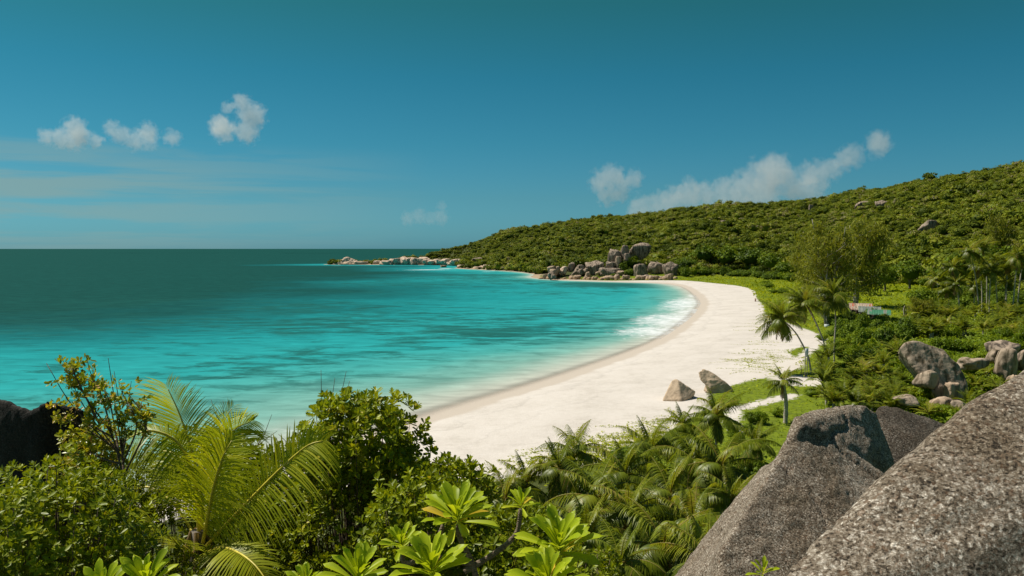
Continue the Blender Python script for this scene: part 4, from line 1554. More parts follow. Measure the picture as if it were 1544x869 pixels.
# ---- creeper on the berm (nobody could count it) and its runners on the sand
def creeper():
    mb, ub = MB(), MB()
    n = 420000
    X, Y = rng.uniform(-40, 330, n), rng.uniform(60, 640, n)
    keep = (np.abs(np.degrees(np.arctan2(X, Y))) < 37) & (rng.random(n) < np.clip((150 / Y) ** 1.2, .1, 1))
    X, Y = X[keep], Y[keep]
    t, _z_ = hill_t(X, Y)
    v = veg_sd(X, Y)
    nz = fbm(np.stack([X, Y, 0 * X], -1), .22, 3, 3)
    keep = (v + nz * 3 > 0.2) & (t < 0.05) & ((np.hypot(X, Y) > 82) | (v < 5))
    X, Y, nz = X[keep], Y[keep], nz[keep]
    Z = height(X, Y)
    keep = Z < 9
    X, Y, Z, nz = X[keep], Y[keep], Z[keep], nz[keep]
    n = len(X)
    big = fbm(np.stack([X, Y, 0 * X], -1), 1 / 11., 3, 8)
    O = np.stack([X, Y, Z + rng.uniform(.02, .28, n) + np.clip(big, 0, 1) * .9 * rng.random(n)], -1)
    D = rand_dirs(rng, n) * [1, 1, .45]
    U = nrm(np.array([0, 0, 1.0]) + rand_dirs(rng, n) * .7)
    S = rng.uniform(.22, .5, n) * np.clip(Y / 130, .8, 3.2)
    scatter(mb, DIAMOND, DQ, O, D, U, S, np.clip(.5 + nz * .5 + big * .4 + rng.normal(0, .15, n), 0, 1))
    # knee to head high scrub further inland
    n = 900000
    X, Y = rng.uniform(20, 330, n), rng.uniform(60, 520, n)
    keep = (np.abs(np.degrees(np.arctan2(X, Y))) < 37) & (rng.random(n) < np.clip((150 / Y) ** 1.5, .08, 1))
    X, Y = X[keep], Y[keep]
    t, _z_ = hill_t(X, Y)
    v = veg_sd(X, Y)
    P = np.stack([X, Y, 0 * X], -1)
    lump = fbm(P, 1 / 4.5, 3, 31) + .6 * fbm(P, 1 / 22., 2, 32)
    az = np.degrees(np.arctan2(X, Y))
    px = IW / 2 + F * np.tan(np.radians(az))
    keep = (v > 10 + lump * 8) & (t < .06) & ~((px < 1268) & (Y > 128) & (Y < 250)) & ~((Y > 232) & (px < 1500)) & ~((Y > 260) & (Y < 340))
    X, Y, lump = X[keep], Y[keep], lump[keep]
    Z = height(X, Y)
    ok = Z < 14
    X, Y, Z, lump = X[ok], Y[ok], Z[ok], lump[ok]
    n = len(X)
    O = np.stack([X, Y, Z + .1 + np.clip(lump + .4, 0, 1.6) * 2.2 * rng.random(n) ** .35], -1)
    U = nrm(np.array([-.1, -.2, 1.0]) + rand_dirs(rng, n) * .75)
    scatter(ub, DIAMOND, DQ, O, nrm(np.cross(U, rand_dirs(rng, n))), U, rng.uniform(.2, .5, n) * np.clip(Y / 120, .8, 2.5), np.clip(.42 + lump * .35 + rng.normal(0, .18, n), 0, 1))
    tag(link('undergrowth', ub.mesh('undergrowth', M['shrub'])), 'green scrub covering the flat land behind the leaning palms', 'undergrowth', None, 'stuff')
    tag(link('creeper', mb.mesh('creeper', M['creeper'])), 'bright green beach creeper carpeting the berm behind the sand', 'ground cover', None, 'stuff')
    # runners reaching out over the white sand
    mb = MB()
    r = np.random.default_rng(4)
    pts = []
    seeds = []
    for i in range(300):      # lacy patch above the coconut grove
        px, py = r.uniform(880, 1040), r.uniform(622, 700)
        if py < 682 - (px - 870) * .36 or py > 722 - (px - 870) * .3:
            continue
        seeds.append(at_z(px, py, 2.6))
    for i in range(40):
        px, py = r.uniform(1120, 1205), r.uniform(535, 562)
        seeds.append(at_z(px, py, 2.7))
    for i in range(14):
        seeds.append(at_z(r.uniform(1130, 1200), r.uniform(512, 535), 2.7))
    for i in range(16):
        seeds.append(at_z(r.uniform(735, 880), r.uniform(690, 706), 2.5))
    for i in range(30):
        seeds.append(at_z(r.uniform(1140, 1215), r.uniform(478, 505), 2.7))
    for s in seeds:
        a = r.choice([pi, pi - .5, pi / 2 + .4, 2.6]) + r.normal(0, .35)
        p = np.array(s[:2])
        st = .16
        for k in range(r.integers(16, 60)):
            a += r.normal(0, .16)
            p = p + np.array([cos(a), sin(a)]) * st
            pts.append(p + r.normal(0, .05, 2))
            if r.random() < .03:
                a += r.choice([-1, 1]) * .8
    pts = np.array(pts)
    n = len(pts)
    Z = height(pts[:, 0], pts[:, 1])
    O = np.concatenate([pts, (Z + r.uniform(.02, .1, n))[:, None]], 1)
    scatter(mb, DIAMOND, DQ, O, rand_dirs(r, n) * [1, 1, .3], nrm(np.array([0, 0, 1.]) + rand_dirs(r, n) * .4), r.uniform(.16, .34, n), np.clip(.75 + r.normal(0, .2, n), 0, 1))
    tag(link('creeper_runners', mb.mesh('creeper_runners', M['creeper'])), 'yellow green creeper runners straggling over the white sand', 'creeper', None, 'stuff')


creeper()


# ------------------------------------------------------------------ palms
def frond_mb(mb, path, upref, nl, llen, width, droop=.35, vee=.25, seed=0, fwd=(.45, 1.1), segs=3, t0=.16, base_tint=.5, droop_dir=None, jit=.06, tipfac=.4):
    """leaflets along both sides of a rachis path; returns nothing, adds to mb"""
    r = np.random.default_rng(seed)
    P = spline(path, 80) if len(path) < 40 else np.asarray(path)
    T = nrm(np.gradient(P, axis=0))
    up = np.broadcast_to(np.asarray(upref, float), T.shape)
    S = nrm(np.cross(T, up))
    Nn = np.cross(S, T)
    for side in (-1, 1):
        t = np.linspace(t0, .995, nl)
        i = np.clip(t * 79, 0, 78.99)
        k = i.astype(int)
        f = (i - k)[:, None]
        base = P[k] * (1 - f) + P[k + 1] * f
        Tk, Sk, Nk = T[k], S[k] * side, Nn[k]
        u = (t - t0) / (1 - t0)
        L = llen * (np.clip(np.sin(pi * (.14 + .80 * u)), 0, 1) ** .55) * (1 - (1 - tipfac) * u ** 2.2) * r.uniform(.88, 1.08, nl)
        fw = (fwd[0] + (fwd[1] - fwd[0]) * u ** 1.5)[:, None] + r.normal(0, jit, (nl, 1))
        D = nrm(Sk + Tk * fw + Nk * (vee + r.normal(0, jit, (nl, 1))))
        g = np.array([0, 0, -1.0]) if droop_dir is None else np.asarray(droop_dir, float)
        dr = droop * r.uniform(.7, 1.3, (nl, 1))
        Wd = nrm(Tk - D * (Tk * D).sum(1, keepdims=True))
        Wd = nrm(Wd * .9 - Nk * .35 * 1)
        ss = np.linspace(0, 1, segs + 1)
        prof = {2: [.7, 1, .05], 3: [.6, 1, .75, .04], 4: [.55, 1, .95, .65, .03]}[segs]
        rows = []
        for s, w in zip(ss, prof):
            c = base + D * (L * s)[:, None] + g * dr * (L * s * s)[:, None]
            ww = (width * w * np.clip(L / llen, .5, 1))[:, None] * .5
            rows += [c - Wd * ww, c + Wd * ww]
        V = np.stack(rows, 1)           # nl, 2*(segs+1), 3
        q = np.array([[2 * a, 2 * a + 1, 2 * a + 3, 2 * a + 2] for a in range(segs)])
        kk = V.shape[1]
        Fq = (q[None] + (np.arange(nl) * kk)[:, None, None]).reshape(-1, 4)
        mb.add(V.reshape(-1, 3), Fq, np.repeat(np.where(r.random(nl) < .035, 1.0, np.clip(base_tint + r.normal(0, .1, nl), 0, 1)), kk))
    return P


def arc_path(L, e0, bend, side=0.0, n=60, pw=1.2):
    t = np.linspace(0, 1, n)
    th = e0 - bend * t ** pw
    ph = side * t ** 1.5
    ds = L / (n - 1)
    x = np.cumsum(np.cos(th) * np.cos(ph)) * ds
    y = np.cumsum(np.cos(th) * np.sin(ph)) * ds
    z = np.cumsum(np.sin(th)) * ds
    return np.stack([x - x[0], y - y[0], z - z[0]], -1)


# frond kinds for a coconut crown: upright spear to hanging
FROND = []
for i, (e0, bend, tint) in enumerate(((1.35, .55, .62), (1.1, 1.0, .6), (.85, 1.25, .55), (.6, 1.35, .5), (.35, 1.3, .45), (.05, 1.15, .4), (-.3, .9, .35), (.75, 1.6, .58), (.45, 1.0, .55), (1.2, 1.3, .6))):
    for sd_ in (0.25, -0.3):
        mb = MB()
        path = arc_path(1.0, e0, bend, sd_)
        frond_mb(mb, spline(path[::6], 80), (0, 0, 1) if e0 < 1.2 else (-.5, 0, 1), 52, .25, .027, droop=.85 if e0 > .2 else .9, vee=.12 if e0 > .2 else 0, seed=400 + i * 2 + (sd_ > 0), segs=3, base_tint=tint)
        P = spline(path[::6], 14)
        tube(mb, P, np.linspace(.013, .003, 14), 4, .93)
        FROND.append(mb.mesh('frond', M['frond']))


M['dead'] = leaf_mat('dead frond', [(0.0, (0.20, 0.13, 0.06)), (1.0, (0.36, 0.26, 0.14))], 0.2, 0.7, 0.1)
DEAD = []
for i in range(3):
    mb = MB()
    path = arc_path(.85, -.75 - i * .25, .7, .2 * (i - 1))
    frond_mb(mb, spline(path[::6], 80), (0, 0, 1), 30, .16, .03, droop=.8, vee=-.2, seed=480 + i, segs=2, jit=.25)
    tube(mb, spline(path[::6], 12), np.linspace(.013, .003, 12), 4, .5)
    DEAD.append(mb.mesh('dead_frond', M['dead']))


def crown_of(seed, nf):
    """(frond index, azimuth, length factor) for one coconut crown"""
    r = np.random.default_rng(seed)
    out = []
    for k in range(nf):
        u = k / (nf - 1)
        cls = int(np.clip(u * 7 + r.normal(0, .5), 0, 6))
        if r.random() < .3:
            cls = {0: 1, 1: 9, 2: 7, 3: 8, 4: 8}.get(cls, cls)
        out.append((cls * 2 + r.integers(0, 2), k * 2.399 + r.normal(0, .25), r.uniform(.85, 1.1) * (0.8 if cls == 0 else 1)))
    return out


def palm(px, py, d, L, label, seed, nf=15, base=None, group=None, tr=.16, mids=(), wind=0.0):
    """coconut palm: crown centre at photo pixel (px,py), d metres ahead; fronds L metres; trunk to base pixel or straight down"""
    c = at_d(px, py, d)
    r = np.random.default_rng(seed)
    if base is None:
        b = np.array([c[0] + r.normal(0, .5), c[1] + r.normal(0, .5), 0])
    else:
        b = at_d(base[0], base[1], d)
    b[2] = gz(b[0], b[1])
    e = empty('coconut_palm', b, label, 'palm tree', group)
    ctrl = [np.array([0, 0, -.5])] + [at_d(m[0], m[1], d) - b for m in mids] + [c - b]
    if not mids:
        k = (c - b)
        ctrl.insert(1, np.array([k[0] * .35 + r.normal(0, .2), k[1] * .35, k[2] * .5]))
    P = spline(ctrl, 16)
    mb = MB()
    rad = np.linspace(tr, tr * .62, 16) * (1 + .08 * np.sin(np.arange(16) * 2.1))
    rad[0] *= 1.5
    tube(mb, P, rad, 8)
    link('trunk', mb.mesh('trunk', M['trunk']), e)
    for fi, az, lf in crown_of(seed, nf):
        if wind:
            az = az + wind * .55 * sin(az)      # fronds swept towards -x
        o = link('frond', FROND[fi], e, c - b)
        o.scale = (L * lf,) * 3
        o.rotation_euler = (0, 0, az)
    for k in range(1 + seed % 3):
        o = link('dead_frond', DEAD[(seed + k) % 3], e, c - b)
        o.scale = (L * .9,) * 3
        o.rotation_euler = (0, 0, seed * 1.7 + k * 2.3)
    if seed % 2:
        mb = MB()
        for k in range(5):
            V, Fs = ICO[3]
            a = k * 1.256
            mb.add(V * [.13, .13, .16] + [cos(a) * .25, sin(a) * .25, -.25], np.concatenate([Fs, Fs[:, 2:3]], 1), .5)
        link('coconuts', mb.mesh('coconuts', M['midrib'], True), e, c - b)
    return e


GROVE = [
    (842, 706, 62, 4.2, 'tall dark coconut palm first from the left against the bare white sand'), (866, 682, 69, 4.0, 'coconut palm standing just right of and behind the first dark one against the sand'),
    (1030, 640, 84, 4.4, 'left palm of the pair below the pyramid boulder'), (1080, 628, 80, 4.6, 'right palm of the pair below the tilted slab boulder'),
    (982, 682, 70, 4.6, 'coconut palm below the lacy creeper runners'), (1044, 694, 63, 4.8, 'wide coconut palm below the pair of palms'),
    (943, 716, 58, 4.6, 'coconut palm below left of the creeper runners'), (1088, 704, 60, 4.4, 'coconut palm nearest the shrubs beside the ridged boulder'),
    (1106, 752, 50, 4.0, 'coconut palm touching the left face of the ridged boulder'), (1010, 746, 52, 4.6, 'coconut palm in the centre of the near grove'),
    (900, 752, 50, 4.4, 'coconut palm behind the bright paddle leaf rosettes'), (948, 776, 43, 4.4, 'coconut palm with one broad bright hanging frond'),
    (1044, 796, 43, 4.2, 'coconut palm at the lower right of the grove with drooping fronds'), (1000, 826, 37, 3.8, 'low coconut palm at the bottom edge of the near grove'),
    (884, 806, 41, 4.0, 'coconut palm right of the paddle leaf shrub'), (795, 728, 60, 4.0, 'shadowy coconut palm left of the first dark palm'),
    (762, 752, 55, 3.6, 'shadowy coconut palm behind the smallest leaf rosette'), (936, 850, 32, 3.2, 'young coconut palm cut by the bottom edge of the picture'),
    (1066, 842, 33, 3.2, 'young coconut palm beside the foot of the ridged boulder'), (1140, 668, 74, 3.4, 'shaggy coconut palm behind the top of the ridged boulder'),
]
for i, (px, py, d, L, lb) in enumerate(GROVE):
    palm(px, py, d, L * (.88, 1.0, .8)[i % 3], lb, 500 + i, 16, tr=.15)
palm(1180, 482, 142, 5.6, 'leaning coconut palm furthest over the sand, with the pale notice board', 541, 26, base=(1224, 566), mids=((1219, 540), (1209, 518), (1198, 500)), tr=.19, wind=.8)
palm(1214, 458, 150, 5.4, 'leaning coconut palm in the middle of the three with a bent trunk', 542, 24, base=(1243, 556), mids=((1244, 527), (1238, 505), (1226, 478)), tr=.18, wind=.8)
palm(1256, 446, 152, 5.8, 'straight coconut palm rightmost of the three by the notice boards', 543, 24, base=(1258, 549), mids=((1258, 520), (1260, 480)), tr=.17, wind=.6)
palm(1181, 576, 101, 3.3, 'lone dark shaggy palm with a thick trunk by the sandy path', 544, 15, base=(1184, 634), tr=.32)
TALL = [(1463, 378, 262, 5.6, (1477, 466), 'tallest palm of the right grove, its crown above all others'), (1438, 404, 262, 5.2, (1447, 464), 'palm at the left end of the right grove'),
        (1478, 402, 270, 5, (1481, 462), 'slim palm directly right of the tallest one'), (1495, 408, 262, 5, (1492, 463), 'palm leaning left near the middle of the right grove'),
        (1500, 396, 268, 5.2, (1505, 468), 'palm with a clear pale trunk in the middle of the right grove'), (1534, 388, 258, 5.4, (1526, 467), 'palm with two pale trunks beside it near the right edge'),
        (1545, 378, 262, 5.4, (1533, 467), 'palm half cut by the right picture edge'), (1441, 428, 258, 4.6, (1448, 463), 'short palm below the left end of the right grove'),
        (1428, 438, 262, 4.4, (1432, 464), 'short palm with a dark trunk leftmost of the right grove'), (1516, 426, 272, 4.6, (1514, 464), 'short palm behind the gap in the right grove'),
        (1470, 432, 275, 4.4, (1466, 464), 'short shaded palm under the tallest one'), (1518, 398, 270, 5, (1516, 466), 'slender palm between the middle trunks and the edge pair of the right grove'),
        (1412, 420, 268, 4.8, (1416, 466), 'lone palm with a pale trunk just left of the right grove'), (1484, 372, 290, 4.8, (1488, 462), 'palm behind the tallest one, its crown touching it')]
for i, (px, py, d, L, b, lb) in enumerate(TALL):
    palm(px, py, d, L * 1.22, lb, 600 + i, 17, base=b, tr=.24)

# thicket palms: stemless low crowns, one mesh each (too small to show single fronds)
LOWP = []
for i in range(5):
    r = np.random.default_rng(700 + i)
    mb = MB()
    for k in range(15):
        a = k * 2.399 + r.normal(0, .2)
        e0 = r.uniform(.5, 1.45)
        p = arc_path(1.0 * r.uniform(.8, 1.15), e0, r.uniform(.6, 1.35), r.normal(0, .25))
        R = np.array([[cos(a), -sin(a), 0], [sin(a), cos(a), 0], [0, 0, 1]])
        p = (R @ p.T).T
        frond_mb(mb, spline(p[::6], 80), (0, 0, 1) if e0 < 1.1 else (-.5 * cos(a), -.5 * sin(a), 1), 24, .24, .045, droop=.4, seed=720 + i * 20 + k, segs=2, base_tint=r.uniform(.35, .75))
        tube(mb, spline(p[::10], 8), np.linspace(.014, .004, 8), 3, .95)
    LOWP.append(mb.mesh('crown', M['frond']))
LOWT = MB()
tube(LOWT, [(0, 0, -1.2), (0, 0, -.4), (0, 0, 0)], [.07, .06, .05], 7)
LOWT = LOWT.mesh('trunk', M['trunk'])


def low_palm(px, py, w, label, group, k, lift=.25):
    g = on_ground(px, py)
    R = w * g[1] / F / 2 * 1.05
    lift = lift + .1
    e = empty('thicket_palm', g, label, 'palm tree', group, rng.uniform(0, 6.28), R)
    link('crown', LOWP[k % 5], e, (0, 0, lift))
    t = link('trunk', LOWT, e, (0, 0, lift))
    t.scale = (1, 1, max(.3, lift + .2))


r_ = np.random.default_rng(44)
for i in range(85):
    px = r_.uniform(1362, 1560)
    py = r_.uniform(474, 516)
    low_palm(px, py, r_.uniform(32, 50) * (py / 495), 'low coconut palm in the belt in front of the tall right grove', 'palm belt below the tall grove', i, r_.uniform(.15, .5))
for i in range(44):
    px = r_.uniform(1225, 1360)
    py = r_.uniform(555, 632)
    if px < 1235 + (py - 555) * .0:
        continue
    low_palm(px, py, r_.uniform(44, 74) * (py / 590), 'low coconut palm in the thicket left of the humped grey boulder', 'thicket palms left of the humped boulder', i, r_.uniform(.2, .6))
for i, (px, py, w) in enumerate(((1355, 560, 50), (1340, 540, 44), (1318, 560, 50), (1290, 545, 44), (1470, 600, 62), (1490, 575, 50), (1505, 605, 60), (1540, 585, 50), (1460, 625, 60), (1400, 640, 56), (1480, 640, 60), (1380, 625, 40), (1530, 620, 56), (1350, 600, 46), (1440, 640, 50), (1330, 620, 50))):
    low_palm(px, py, w, 'feathery low palm among the grey boulders above the black wedged boulder', 'palms among the thicket boulders', i, .35)


for i, (px, py, w, h) in enumerate(((1385, 603, 44, 22), (1412, 632, 60, 26), (1462, 566, 40, 22), (1496, 566, 44, 22), (1478, 596, 56, 30), (1436, 640, 60, 30), (1352, 585, 46, 26), (1515, 588, 50, 26), (1540, 606, 50, 26), (1345, 548, 36, 20), (1405, 616, 30, 14))):
    shrub_at(px, py, w, h, 'leafy shrub growing against the thicket boulders', 'shrubs against the thicket boulders', i)


# ------------------------------------------------------------------ casuarinas
def casuarina(px, py, w, h, label, seed, d=None, tufts=900, lean=0.0, bare=.4):
    g = on_ground(px, py) if d is None else at_d(px, py, d)
    g[2] = gz(g[0], g[1])
    s = g[1] / F
    Hh, R = h * s, w * s / 2
    r = np.random.default_rng(seed)
    e = empty('casuarina_tree', g, label, 'tree')
    tb, fb = MB(), MB()
    tips = []
    for st in range(4):
        a0 = r.uniform(0, 6.28)
        top = np.array([cos(a0) * R * .5 + lean * Hh, sin(a0) * R * .5, Hh * r.uniform(.7, .97)])
        P = spline([(r.normal(0, .3), r.normal(0, .3), -.5), (top[0] * .25, top[1] * .3, Hh * .33), (top[0] * .6 + r.normal(0, .6), top[1] * .6, Hh * .62), top], 18)
        tube(tb, P, np.linspace(Hh * .010, Hh * .002, 18), 7)
        for k in range(20):
            i = r.integers(3, 17)
            a = r.uniform(0, 6.28)
            u = i / 17
            ln = R * (.8 - .55 * max(0, u - .45) / .55) * r.uniform(.35, 1.0)
            eend = P[i] + np.array([cos(a) * ln, sin(a) * ln, ln * r.uniform(.15, .7)])
            b = spline([P[i], (P[i] + eend) / 2 + [0, 0, -ln * .06], eend], 9)
            tube(tb, b, np.linspace(Hh * .005, Hh * .0012, 9), 5)
            for q in range(7):
                j = r.integers(3, 9)
                a2 = r.uniform(0, 6.28)
                l2 = ln * .4 * r.uniform(.5, 1)
                tips.append((b[j] + np.array([cos(a2) * l2, sin(a2) * l2, l2 * r.uniform(-.2, .7)]), r.uniform(.2, .85)))
    NEED = np.array([(0, .5, 0), (0, -.5, 0), (.5, -.6, .03), (1, -.15, -.05), (1, .15, -.05), (.5, .6, .03)], float) * [1, .16, 1]
    NQ = np.array([[0, 1, 2, 5], [5, 2, 3, 4]])
    for p, t in tips:
        n = 15
        O = p + r.normal(0, 1, (n, 3)) * [R * .075, R * .075, R * .10]
        D = nrm(np.array([0, 0, -.75]) + r.normal(0, .55, (n, 3)))
        scatter(fb, NEED, NQ, O, D, rand_dirs(r, n), R * r.uniform(.07, .15, n), np.clip(t + r.normal(0, .12, n), 0, 1))
    link('trunk', tb.mesh('trunk', M['palebark']), e)
    link('crown', fb.mesh('crown', M['needle']), e)


casuarina(1246, 490, 112, 172, 'tallest feathery casuarina with pale forked limbs behind the leaning palms', 801)
casuarina(1290, 464, 110, 140, 'feathery casuarina with a pale bare trunk left of the tin roofed huts', 802, lean=.06)
casuarina(1216, 452, 70, 96, 'smaller drooping casuarina left of the tallest one at the meadow edge', 803)
casuarina(1500, 430, 70, 110, 'tall casuarina rising behind the right palm grove', 804)
casuarina(1388, 486, 44, 40, 'small greyish feathery casuarina beside the dead pale trunk', 805)


# ------------------------------------------------------------------ things made by people
def box(mb, c, size, rz=0.0, rx=0.0):
    V = np.array([(x, y, z) for x in (-.5, .5) for y in (-.5, .5) for z in (-.5, .5)], float) * size
    Rx = np.array([[1, 0, 0], [0, cos(rx), -sin(rx)], [0, sin(rx), cos(rx)]])
    Rz = np.array([[cos(rz), -sin(rz), 0], [sin(rz), cos(rz), 0], [0, 0, 1]])
    V = (Rz @ (Rx @ V.T)).T + np.asarray(c)
    mb.add(V, [[0, 1, 3, 2], [4, 6, 7, 5], [0, 4, 5, 1], [2, 3, 7, 6], [0, 2, 6, 4], [1, 5, 7, 3]])


def roof_mat(name, stops):
    m, t, out = new_mat(name)
    L = t.links.new
    tc = N(t, 'ShaderNodeTexCoord')
    mp = N(t, 'ShaderNodeMapping')
    mp.inputs['Scale'].default_value = (.9, .12, .12)
    L(tc.outputs['Object'], mp.inputs[0])
    vz = N(t, 'ShaderNodeTexNoise')
    vz.inputs['Scale'].default_value = 1.0
    vz.inputs['Detail'].default_value = 4
    L(mp.outputs[0], vz.inputs[0])
    r = ramp(t, stops, 'CONSTANT')
    L(vz.outputs[0], r.inputs[0])
    p = N(t, 'ShaderNodeBsdfPrincipled')
    p.inputs['Roughness'].default_value = .6
    L(r.outputs[0], p.inputs['Base Color'])
    L(p.outputs[0], out.inputs[0])
    return m


M['roofred'] = roof_mat('rusty tin roof', [(0.0, (.40, .31, .23)), (.42, (.22, .15, .10)), (.48, (.36, .29, .22)), (.56, (.36, .065, .025)), (.62, (.34, .27, .20))])
M['roofgrey'] = roof_mat('grey green tin roof', [(0.0, (.13, .16, .135)), (.5, (.20, .22, .19)), (.6, (.12, .15, .12))])
M['roofgreen'] = roof_mat('green tin roof', [(0.0, (.035, .16, .085)), (.52, (.05, .21, .115)), (.58, (.17, .19, .15))])
M['plank'] = plain_mat('dark hut planks', (.075, .05, .035), .8, .4, 3)
M['wood'] = plain_mat('weathered brown wood', (.22, .10, .06), .8, .3, 5)
M['palewood'] = plain_mat('bleached wood', (.42, .37, .30), .8, .2, 5)
M['board'] = plain_mat('pale notice board', (.62, .66, .68), .6, .06, 3)


def hut(c, w, dp, hw, rise, rz, roofm, label, skill=.3):
    """plank hut under a sloping corrugated tin roof (low eave towards the viewer)"""
    e = empty('tin_roof_hut', c, label, 'hut', None, rz)
    mb = MB()
    for x0, x1, y in ((-w / 2, w / 2, dp / 2 - .05), (-w / 2, -.5, -dp / 2 + .05), (.5, w / 2, -dp / 2 + .05)):
        box(mb, ((x0 + x1) / 2, y, hw / 2 - .2 + (rise * .45 if y > 0 else 0)), (x1 - x0, .1, hw + .4 + (rise * .9 if y > 0 else 0)))
    for x in (-w / 2 + .05, w / 2 - .05):
        box(mb, (x, 0, hw / 2 - .2), (.096, dp - .22, hw + .4))
        box(mb, (x, dp / 4 - .06, hw + rise * .22), (.09, dp / 2 - .14, rise * .4))
    link('wall', mb.mesh('wall', M['plank']), e)
    mb = MB()
    box(mb, (0, -dp / 2 + .03, .95), (.96, .05, 1.9))
    link('door', mb.mesh('door', M['wood']), e)
    # corrugated sheet
    n, ov = 60, .55
    xs = np.linspace(-w / 2 - ov, w / 2 + ov, n)
    wob = .05 * np.sin(np.arange(n) * pi / 2 * 1.0)
    V = []
    for y, z in ((-dp / 2 - ov, hw - .12), (0, hw + rise * .5 - .06), (dp / 2 + ov, hw + rise + .15)):
        for dz in (0, .04):
            V.append(np.stack([xs, np.full(n, y), z + wob + dz + .12 + .03 * np.sin(xs * 1.7)], -1))
    V = np.concatenate(V)
    f = []
    for a in (0, 1):
        for i in range(n - 1):
            lo, hi = a * 2 * n, (a + 1) * 2 * n
            f.append((lo + i, hi + i, hi + i + 1, lo + i + 1))
            f.append((lo + n + i, lo + n + i + 1, hi + n + i + 1, hi + n + i))
    for i in range(n - 1):
        f.append((i, i + 1, n + i + 1, n + i))
        f.append((4 * n + i, 5 * n + i, 5 * n + i + 1, 4 * n + i + 1))
    mb = MB()
    mb.add(V, f)
    link('roof', mb.mesh('roof', roofm), e)


def ground_at_d(px, d):
    p = at_d(px, 400, d)
    return np.array([p[0], p[1], gz(p[0], p[1])])


hut(ground_at_d(1300, 257), 6.0, 4.6, 2.6, 1.5, -.32, M['roofred'], 'plank hut under a rusty roof with one red sheet, leftmost hut')
hut(ground_at_d(1313, 250.5), 5.6, 3.6, 2.3, 1.3, -.38, M['roofgrey'], 'plank hut under a dull grey green tin roof between the other two')
hut(ground_at_d(1327, 244), 5.6, 3.4, 1.9, 1.0, -.42, M['roofgreen'], 'low hut under a bright green tin roof, rightmost of the huts')


def notice(px, py, d, w, h, label, rz):
    c = at_d(px, py, d)
    g = gz(c[0], c[1])
    e = empty('notice_board', (c[0], c[1], g), label, 'sign', None, rz)
    mb = MB()
    box(mb, (0, 0, c[2] - g), (w, .05, h))
    link('panel', mb.mesh('panel', M['board']), e)
    for x in (-w * .36, w * .36):
        mb = MB()
        box(mb, (x, .076, (c[2] - g + h / 2) / 2 - .15), (.09, .09, c[2] - g + h / 2 + .3))
        link('post', mb.mesh('post', M['palewood']), e)


notice(1216.5, 532, 138, .75, 1.5, 'tall pale blue white notice board beside the leaning palm trunk', .5)
notice(1246.5, 493, 226, 1.35, 1.45, 'square whitish notice board at the foot of the tallest casuarina', -.1)
p_ = at_z(1208.5, 563, 2.9)
e = empty('wooden_post', (p_[0], p_[1], gz(p_[0], p_[1])), 'short dark wooden post with a slanted arm in the sandy clearing', 'post')
mb = MB()
tube(mb, [(0, 0, -.3), (0, 0, .5), (.03, 0, 1.05)], [.07, .065, .06], 7)
link('shaft', mb.mesh('shaft', M['wood']), e)
mb = MB()
tube(mb, [(.02, -.09, .95), (-.35, -.09, 1.12)], [.05, .045], 6)
link('arm', mb.mesh('arm', M['wood']), e)

tp = at_z(1142, 451, 3.0)
e = empty('beach_table', (tp[0], tp[1], gz(tp[0], tp[1])), 'small rough wooden table with a red brown end board on the far sand', 'table', None, .1)
mb = MB()
for k in range(4):
    box(mb, (0.1, -.45 + k * .3, 1.0), (2.0, .27, .07))
link('tabletop', mb.mesh('tabletop', M['palewood']), e)
for sx in (-.75, .95):
    for sy in (-.4, .4):
        mb = MB()
        box(mb, (sx, sy, .37), (.1, .1, 1.18))
        link('leg', mb.mesh('leg', M['wood']), e)
mb = MB()
box(mb, (-1.0, -.1, .65), (.12, .9, 1.4))
link('end_board', mb.mesh('end_board', M['wood']), e)

# dead pale trunk
dt = ground_at_d(1365, 240)
e = empty('dead_tree', dt, 'dead bleached tree trunk with a broken limb right of the huts', 'tree')
mb = MB()
tube(mb, spline([(0, 0, -.4), (.1, 0, 1.8), (-.1, .1, 3.4), (.12, 0, 4.6)], 12), np.linspace(.34, .12, 12) * (1 + .1 * np.sin(np.arange(12) * 1.9)), 8)
tube(mb, spline([(0, 0, 2.4), (.45, 0, 3.0), (.6, .1, 3.7)], 6), np.linspace(.13, .04, 6), 6)
link('trunk', mb.mesh('trunk', M['palebark']), e)


# ------------------------------------------------------------------ foreground plants
def near_frond(e, pts, llen, nl, seed, upref=(0, 0, 1), width=.024, droop=.3, vee=.2, tint=.55, fwd=(.6, 1.3), rr=.024, t0=.12, tipfac=.5):
    """one frond of the near palm: leaflets + yellow midrib, rachis through world points"""
    P = spline(pts, 80) - np.array(e.location)
    mb = MB()
    frond_mb(mb, P, upref, nl, llen, width, droop, vee, seed, fwd, 4, t0, tint, jit=.05, tipfac=tipfac)
    f = link('frond', mb.mesh('frond', M['nearfrond']), e)
    mb = MB()
    tube(mb, P[::4], np.linspace(rr, rr * .22, 20), 6)
    link('midrib', mb.mesh('midrib', M['midrib'], True), f)


